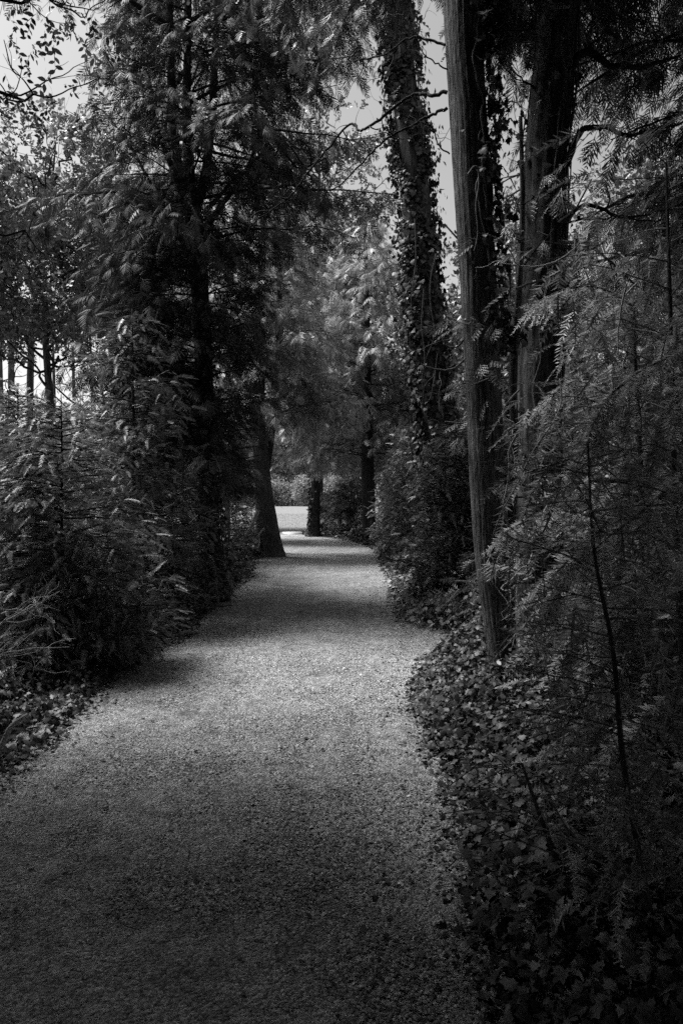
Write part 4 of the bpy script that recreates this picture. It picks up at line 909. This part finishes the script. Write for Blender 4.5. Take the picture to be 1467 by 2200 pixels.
# hanging vine loops between the trunks
def loops():
    r = np.random.default_rng(741)
    e = empty('hanging_vine', tuple(P(925, 900, 11.9)), 'pale vine hanging in loops in front of the ivy clad trunk', 'vine')
    b = Buf()
    for pts in ([(935, 545), (930, 600), (925, 650), (932, 720), (915, 780), (910, 830), (920, 860), (935, 820), (938, 760)], [(905, 620), (903, 700), (912, 760), (905, 860)], [(890, 470), (895, 560), (880, 640), (888, 700)]):
        q = smooth_path(np.array([P(x+r.normal(0, 3), y, 11.9) for x, y in pts]), 50); tube(b, q, np.linspace(0.012, 0.006, 50), 5)
    b.build('stem', M['twig'], e, smooth=True)
    e = empty('hanging_vine', tuple(P(1025, 360, 4.6)), 'bent pale vine hooked over in front of the furrowed trunk', 'vine')
    b = Buf(); q = smooth_path(np.array([P(x, y, 4.62) for x, y in [(1005, 375), (1018, 358), (1027, 365), (1028, 400), (1022, 440), (1026, 500), (1018, 540)]]), 40); tube(b, q, np.linspace(0.008, 0.004, 40), 6)
    b.build('stem', M['twig'], e, smooth=True)
    e = empty('hanging_vine', tuple(P(1330, 900, 3.6)), 'tangle of thin hanging vines among the saplings at right', 'vine')
    b = Buf()
    for k in range(34):
        x, y = r.uniform(1110, 1460), r.uniform(500, 1400); D = r.uniform(3.2, 4.4)
        bare(b, r, P(x, y, D), np.array([r.normal(0, 0.6), r.normal(0, 0.3), -1]), r.uniform(0.5, 1.1), 0.006, 1, 0.4, 8, 4, -0.05, 2)
    b.build('stem', M['twig_pale'], e)
loops()

# --- bare twiggy shrub at lower left, fallen limbs
def left_bits():
    r = np.random.default_rng(751)
    e = empty('bare_shrub', (-2.35, 4.3, 0), 'leafless pale twigs arching in from the lower left edge', 'shrub')
    b = Buf()
    for (x, y, D) in [(60, 1290, 4.4), (110, 1330, 4.5), (150, 1390, 4.5), (40, 1400, 4.3), (95, 1440, 4.4), (10, 1300, 4.3), (130, 1270, 4.6), (60, 1480, 4.3)]:
        o = np.array([-2.38, 4.3, 0.25+r.uniform(0, 0.5)]); t = P(x, y, D); m = (o*0.6+t*0.4)+np.array([-0.02, 0, 0.12])
        q = smooth_path(np.array([o, m, t]), 14); q[1:-1] += r.normal(0, 0.008, (12, 3)); tube(b, q, np.linspace(0.009, 0.003, 14), 5)
        for j in range(3):
            i = r.integers(5, 14); bare(b, r, q[i], nrm(nrm(t-o)+r.normal(0, 0.5, 3)), 0.22, 0.003, 1, 0.3, 5, 3, 0, 2)
    b.build('twigs', M['twig_pale'], e, smooth=True)
    b = Buf(); q = smooth_path(np.array([[-2.03, 3.95, 0.02], [-1.97, 3.98, 0.16], [-1.93, 4.0, 0.25], [-1.86, 4.05, 0.3]]), 16); tube(b, q, np.linspace(0.02, 0.012, 16), 8)
    tag(b.build('fallen_branch', M['twig_pale'], smooth=True), 'short pale stick poking out of the ivy at the lower left edge', 'branch')
    D = 16.5; b = Buf(); q = smooth_path(np.array([P(x, y, D) for x, y in [(555, 1095), (545, 1120), (532, 1145), (516, 1170)]]), 16); tube(b, q, np.linspace(0.05, 0.025, 16), 8)
    for j in range(3): bare(b, r, q[5+3*j], np.array([-0.3, 0, 1.0])+r.normal(0, 0.5, 3), 0.7, 0.015, 1, 0.3, 5, 4, 0, 2)
    q = smooth_path(np.array([P(x, y, D) for x, y in [(568, 1135), (556, 1150), (558, 1165), (552, 1182)]]), 14); tube(b, q, np.linspace(0.025, 0.012, 14), 6)
    tag(b.build('fallen_branch', M['twig_pale'], smooth=True), 'broken pale branch leaning against the left of the leaning trunk', 'branch')
    # flat stone at the lawn edge
    b = Buf(); p = G(628, 1147); n = 9
    a = np.linspace(0, 2*pi, n, endpoint=False); rr = 0.38*(1+0.15*np.sin(3*a))
    top = np.c_[p[0]+rr*np.cos(a)*1.1, p[1]+rr*np.sin(a)*1.8, np.full(n, 0.07)]; bot = top.copy(); bot[:, 2] = 0.0; bot[:, :2] = p[:2]+(bot[:, :2]-p[:2])*1.08
    V = np.vstack([top, bot, [[p[0], p[1], 0.075]]]); T = [(2*n, i, (i+1) % n) for i in range(n)]+[(i, n+i, n+(i+1) % n) for i in range(n)]+[(i, n+(i+1) % n, (i+1) % n) for i in range(n)]
    b.add(V, np.array(T)); tag(b.build('flat_stone', M['stone']), 'small flat pale stone set at the end of the path beside the lawn', 'stone')
left_bits()

# ================================================================== BACKGROUND TREES
def far_tree(x, y, H, R, seed, label, group, nl=2600, size=0.9, zc=0.56, ze=0.45, trunk_r=0.2, mat='far', zlow=0.4, gap=-0.35, trunk=True, name='background_tree', cat='tree'):
    r = np.random.default_rng(seed); e = empty(name, (x, y, 0), label, cat, group)
    path = [[x, y, -0.1, trunk_r*1.3], [x, y, 0.5, trunk_r], [x+r.normal(0, .2), y, H*0.5, trunk_r*0.7], [x+r.normal(0, .3), y, H*0.93, trunk_r*0.15]]
    _, s = trunk_obj(e, path, 16, 9, M['bark'], r); wd = Buf(); ax = axis_of(s[:, :3])
    for k in range(12):
        z = H*r.uniform(0.25, 0.8); a = r.uniform(0, 2*pi); q = smooth_path(np.array([ax(z), ax(z)+np.array([cos(a), sin(a), 0.5])*R*0.4, ax(z)+np.array([cos(a), sin(a), 0.7])*R*0.8]), 6); tube(wd, q, np.linspace(trunk_r*0.35, 0.02, 6), 4)
    wd.build('branches', M['bark_dark'], e)
    n = nl; v = nrm(r.normal(size=(n, 3))); rr = r.uniform(0.1, 1, n)**0.5*(1+0.2*vnoise(v*2.5, 1.5, seed+1))
    # sum of lobes for an uneven outline
    lobes = nrm(r.normal(size=(9, 3)))*np.array([R, R, H*ze])*0.5; li = r.integers(0, 9, n)
    p = np.array([x, y, H*zc])+lobes[li]+v*np.array([R, R, H*ze])*0.55*rr[:, None]
    k = (vnoise(p, 3.2/R, seed) > gap) & (p[:, 2] > zlow) & keep_mask(p)
    lf = Buf(); p = p[k]; v = v[k]
    scatter(lf, TP['clump'], p, nrm(v+r.normal(0, 0.6, p.shape)), nrm(r.normal(size=p.shape)), size*r.uniform(0.6, 1.2, len(p)), r)
    lf.build('crown', M[mat], e)
    return e
# beyond the lawn, straight ahead
gB = 'trees and shrubs beyond the lawn'
k = 0
labs = ['pale bushy crown', 'rounded crown', 'tall crown', 'wide spreading crown', 'dense dark crown', 'narrow crown']
rb = np.random.default_rng(77)
ordn = ['leftmost', 'second', 'third', 'fourth', 'fifth', 'sixth', 'seventh', 'eighth', 'ninth', 'tenth', 'rightmost']
for i, x in enumerate(np.linspace(-34, 20, 11)):
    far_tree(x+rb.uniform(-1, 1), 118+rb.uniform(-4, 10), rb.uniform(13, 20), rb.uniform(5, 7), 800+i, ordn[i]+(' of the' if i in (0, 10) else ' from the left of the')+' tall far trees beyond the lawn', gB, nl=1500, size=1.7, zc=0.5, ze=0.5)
for i, x in enumerate(np.linspace(-14, -2, 7)):
    far_tree(x+rb.uniform(-.5, .5), 104+rb.uniform(-2, 2), rb.uniform(3.0, 5.5), rb.uniform(1.8, 2.6), 830+i, (ordn[i] if i < 6 else 'rightmost')+(' of the' if i in (0, 6) else ' from the left of the')+' rounded shrubs on the far edge of the lawn', gB, nl=900, size=0.8, zc=0.45, ze=0.55, trunk_r=0.1, zlow=0.1, name='background_shrub', cat='shrub')
# left side, behind the young evergreens
LL = ['low bushy tree under the bright gap, right of the slim bare trunks', 'low bushy tree at the foot of the slim bare trunks', 'low bushy tree cut by the left edge below the bright gap',
      'tall tree standing directly behind the forked cedar', 'broad low tree far beyond the left edge', 'tall tree bordering the bright gap of sky on its right', 'distant low tree inside the bright gap at left',
      'most distant bushy tree at the left edge', 'tallest distant tree showing between the forked cedar and the leaning trunk']
LR = ['leafy tree just right of the ivy clad trunk behind the shrubs', 'tall leafy tree behind the gap between the furrowed and rightmost big trunks', 'leafy tree behind the ivy clad trunk, to its left',
      'tall tree in the distance behind the furrowed trunk', 'wide tree far right behind the rightmost big trunk', 'distant wide tree behind the saplings at the right edge', 'leafy tree close behind the saplings at the right edge',
      'distant tree above the outside of the bend', 'distant tree right of the bend behind the ivy clad trunk', 'tallest distant tree at right, between the furrowed and rightmost trunks']
SL = ['thicker slim bare trunk with a broken look in the middle of the bright gap', 'thickest slim trunk near the left edge of the photo', 'thin bare trunk on the right of the bright gap', 'slim trunk right at the left edge of the photo',
      'thin bare trunk between the bright gap and the broadleaved tree', 'thinnest bare trunk, farthest right of those around the bright gap']
spec = [(-7.2, 22, 5.0, 2.4), (-10.5, 24, 4.6, 2.8), (-14, 27, 5.2, 3.2), (-5.2, 24, 11, 2.5), (-18.5, 31, 5.5, 3.4), (-9.6, 34, 12, 3.0), (-14.5, 38, 6.5, 3.6), (-21, 42, 7, 4.0), (-5.5, 33, 13.5, 3.0)]
for i, (x, y, H, R) in enumerate(spec):
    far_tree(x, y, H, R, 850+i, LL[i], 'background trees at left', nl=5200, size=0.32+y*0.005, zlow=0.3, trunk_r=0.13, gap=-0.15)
# right side
spec = [(4.0, 15.5, 9.0, 2.4), (7.5, 16, 10, 3.0), (3.6, 22, 8.8, 2.6), (6.5, 24, 11, 3.0), (11, 20, 11, 3.4), (12, 28, 12, 4.0), (7.8, 11, 8.5, 2.4), (2.2, 33, 9.0, 3.0), (6, 38, 11, 3.6), (9.5, 33, 13, 4.0)]
for i, (x, y, H, R) in enumerate(spec):
    far_tree(x, y, H, R, 870+i, LR[i], 'background trees at right', nl=6000, size=0.26+y*0.006, zlow=0.3, trunk_r=0.14, mat='broad', gap=-0.15)
# slim bare trunks in the bright gap at the left
rr_ = np.random.default_rng(91)
for i, (px, w_) in enumerate([(64, 0.17), (24, 0.2), (104, 0.1), (8, 0.15), (165, 0.1), (190, 0.09)]):
    D = 30; b = Buf(); p = P(px, 1065, D); x = p[0]
    e = empty('slender_tree', (x, D, 0), SL[i], 'tree', 'slim trunks in the bright gap at left')
    trunk_obj(e, [[x, D, -0.05, w_*1.3], [x, D, 0.4, w_], [x+rr_.normal(0, .15), D, 5, w_*0.8], [x+rr_.normal(0, .3), D, 11, w_*0.3]], 24, 10, M['bark'], rr_)
    for j in range(9): bare(b, rr_, [x, D, rr_.uniform(4, 10)], np.array([rr_.normal(0, 1), rr_.normal(0, .5), 0.5]), rr_.uniform(1, 2), 0.03, 1, 0.3, 5, 4, 0.02, 2)
    b.build('branches', M['twig_dark'], e)
print('faces', sum(len(o.data.polygons) for o in bpy.data.objects if o.type == 'MESH'))
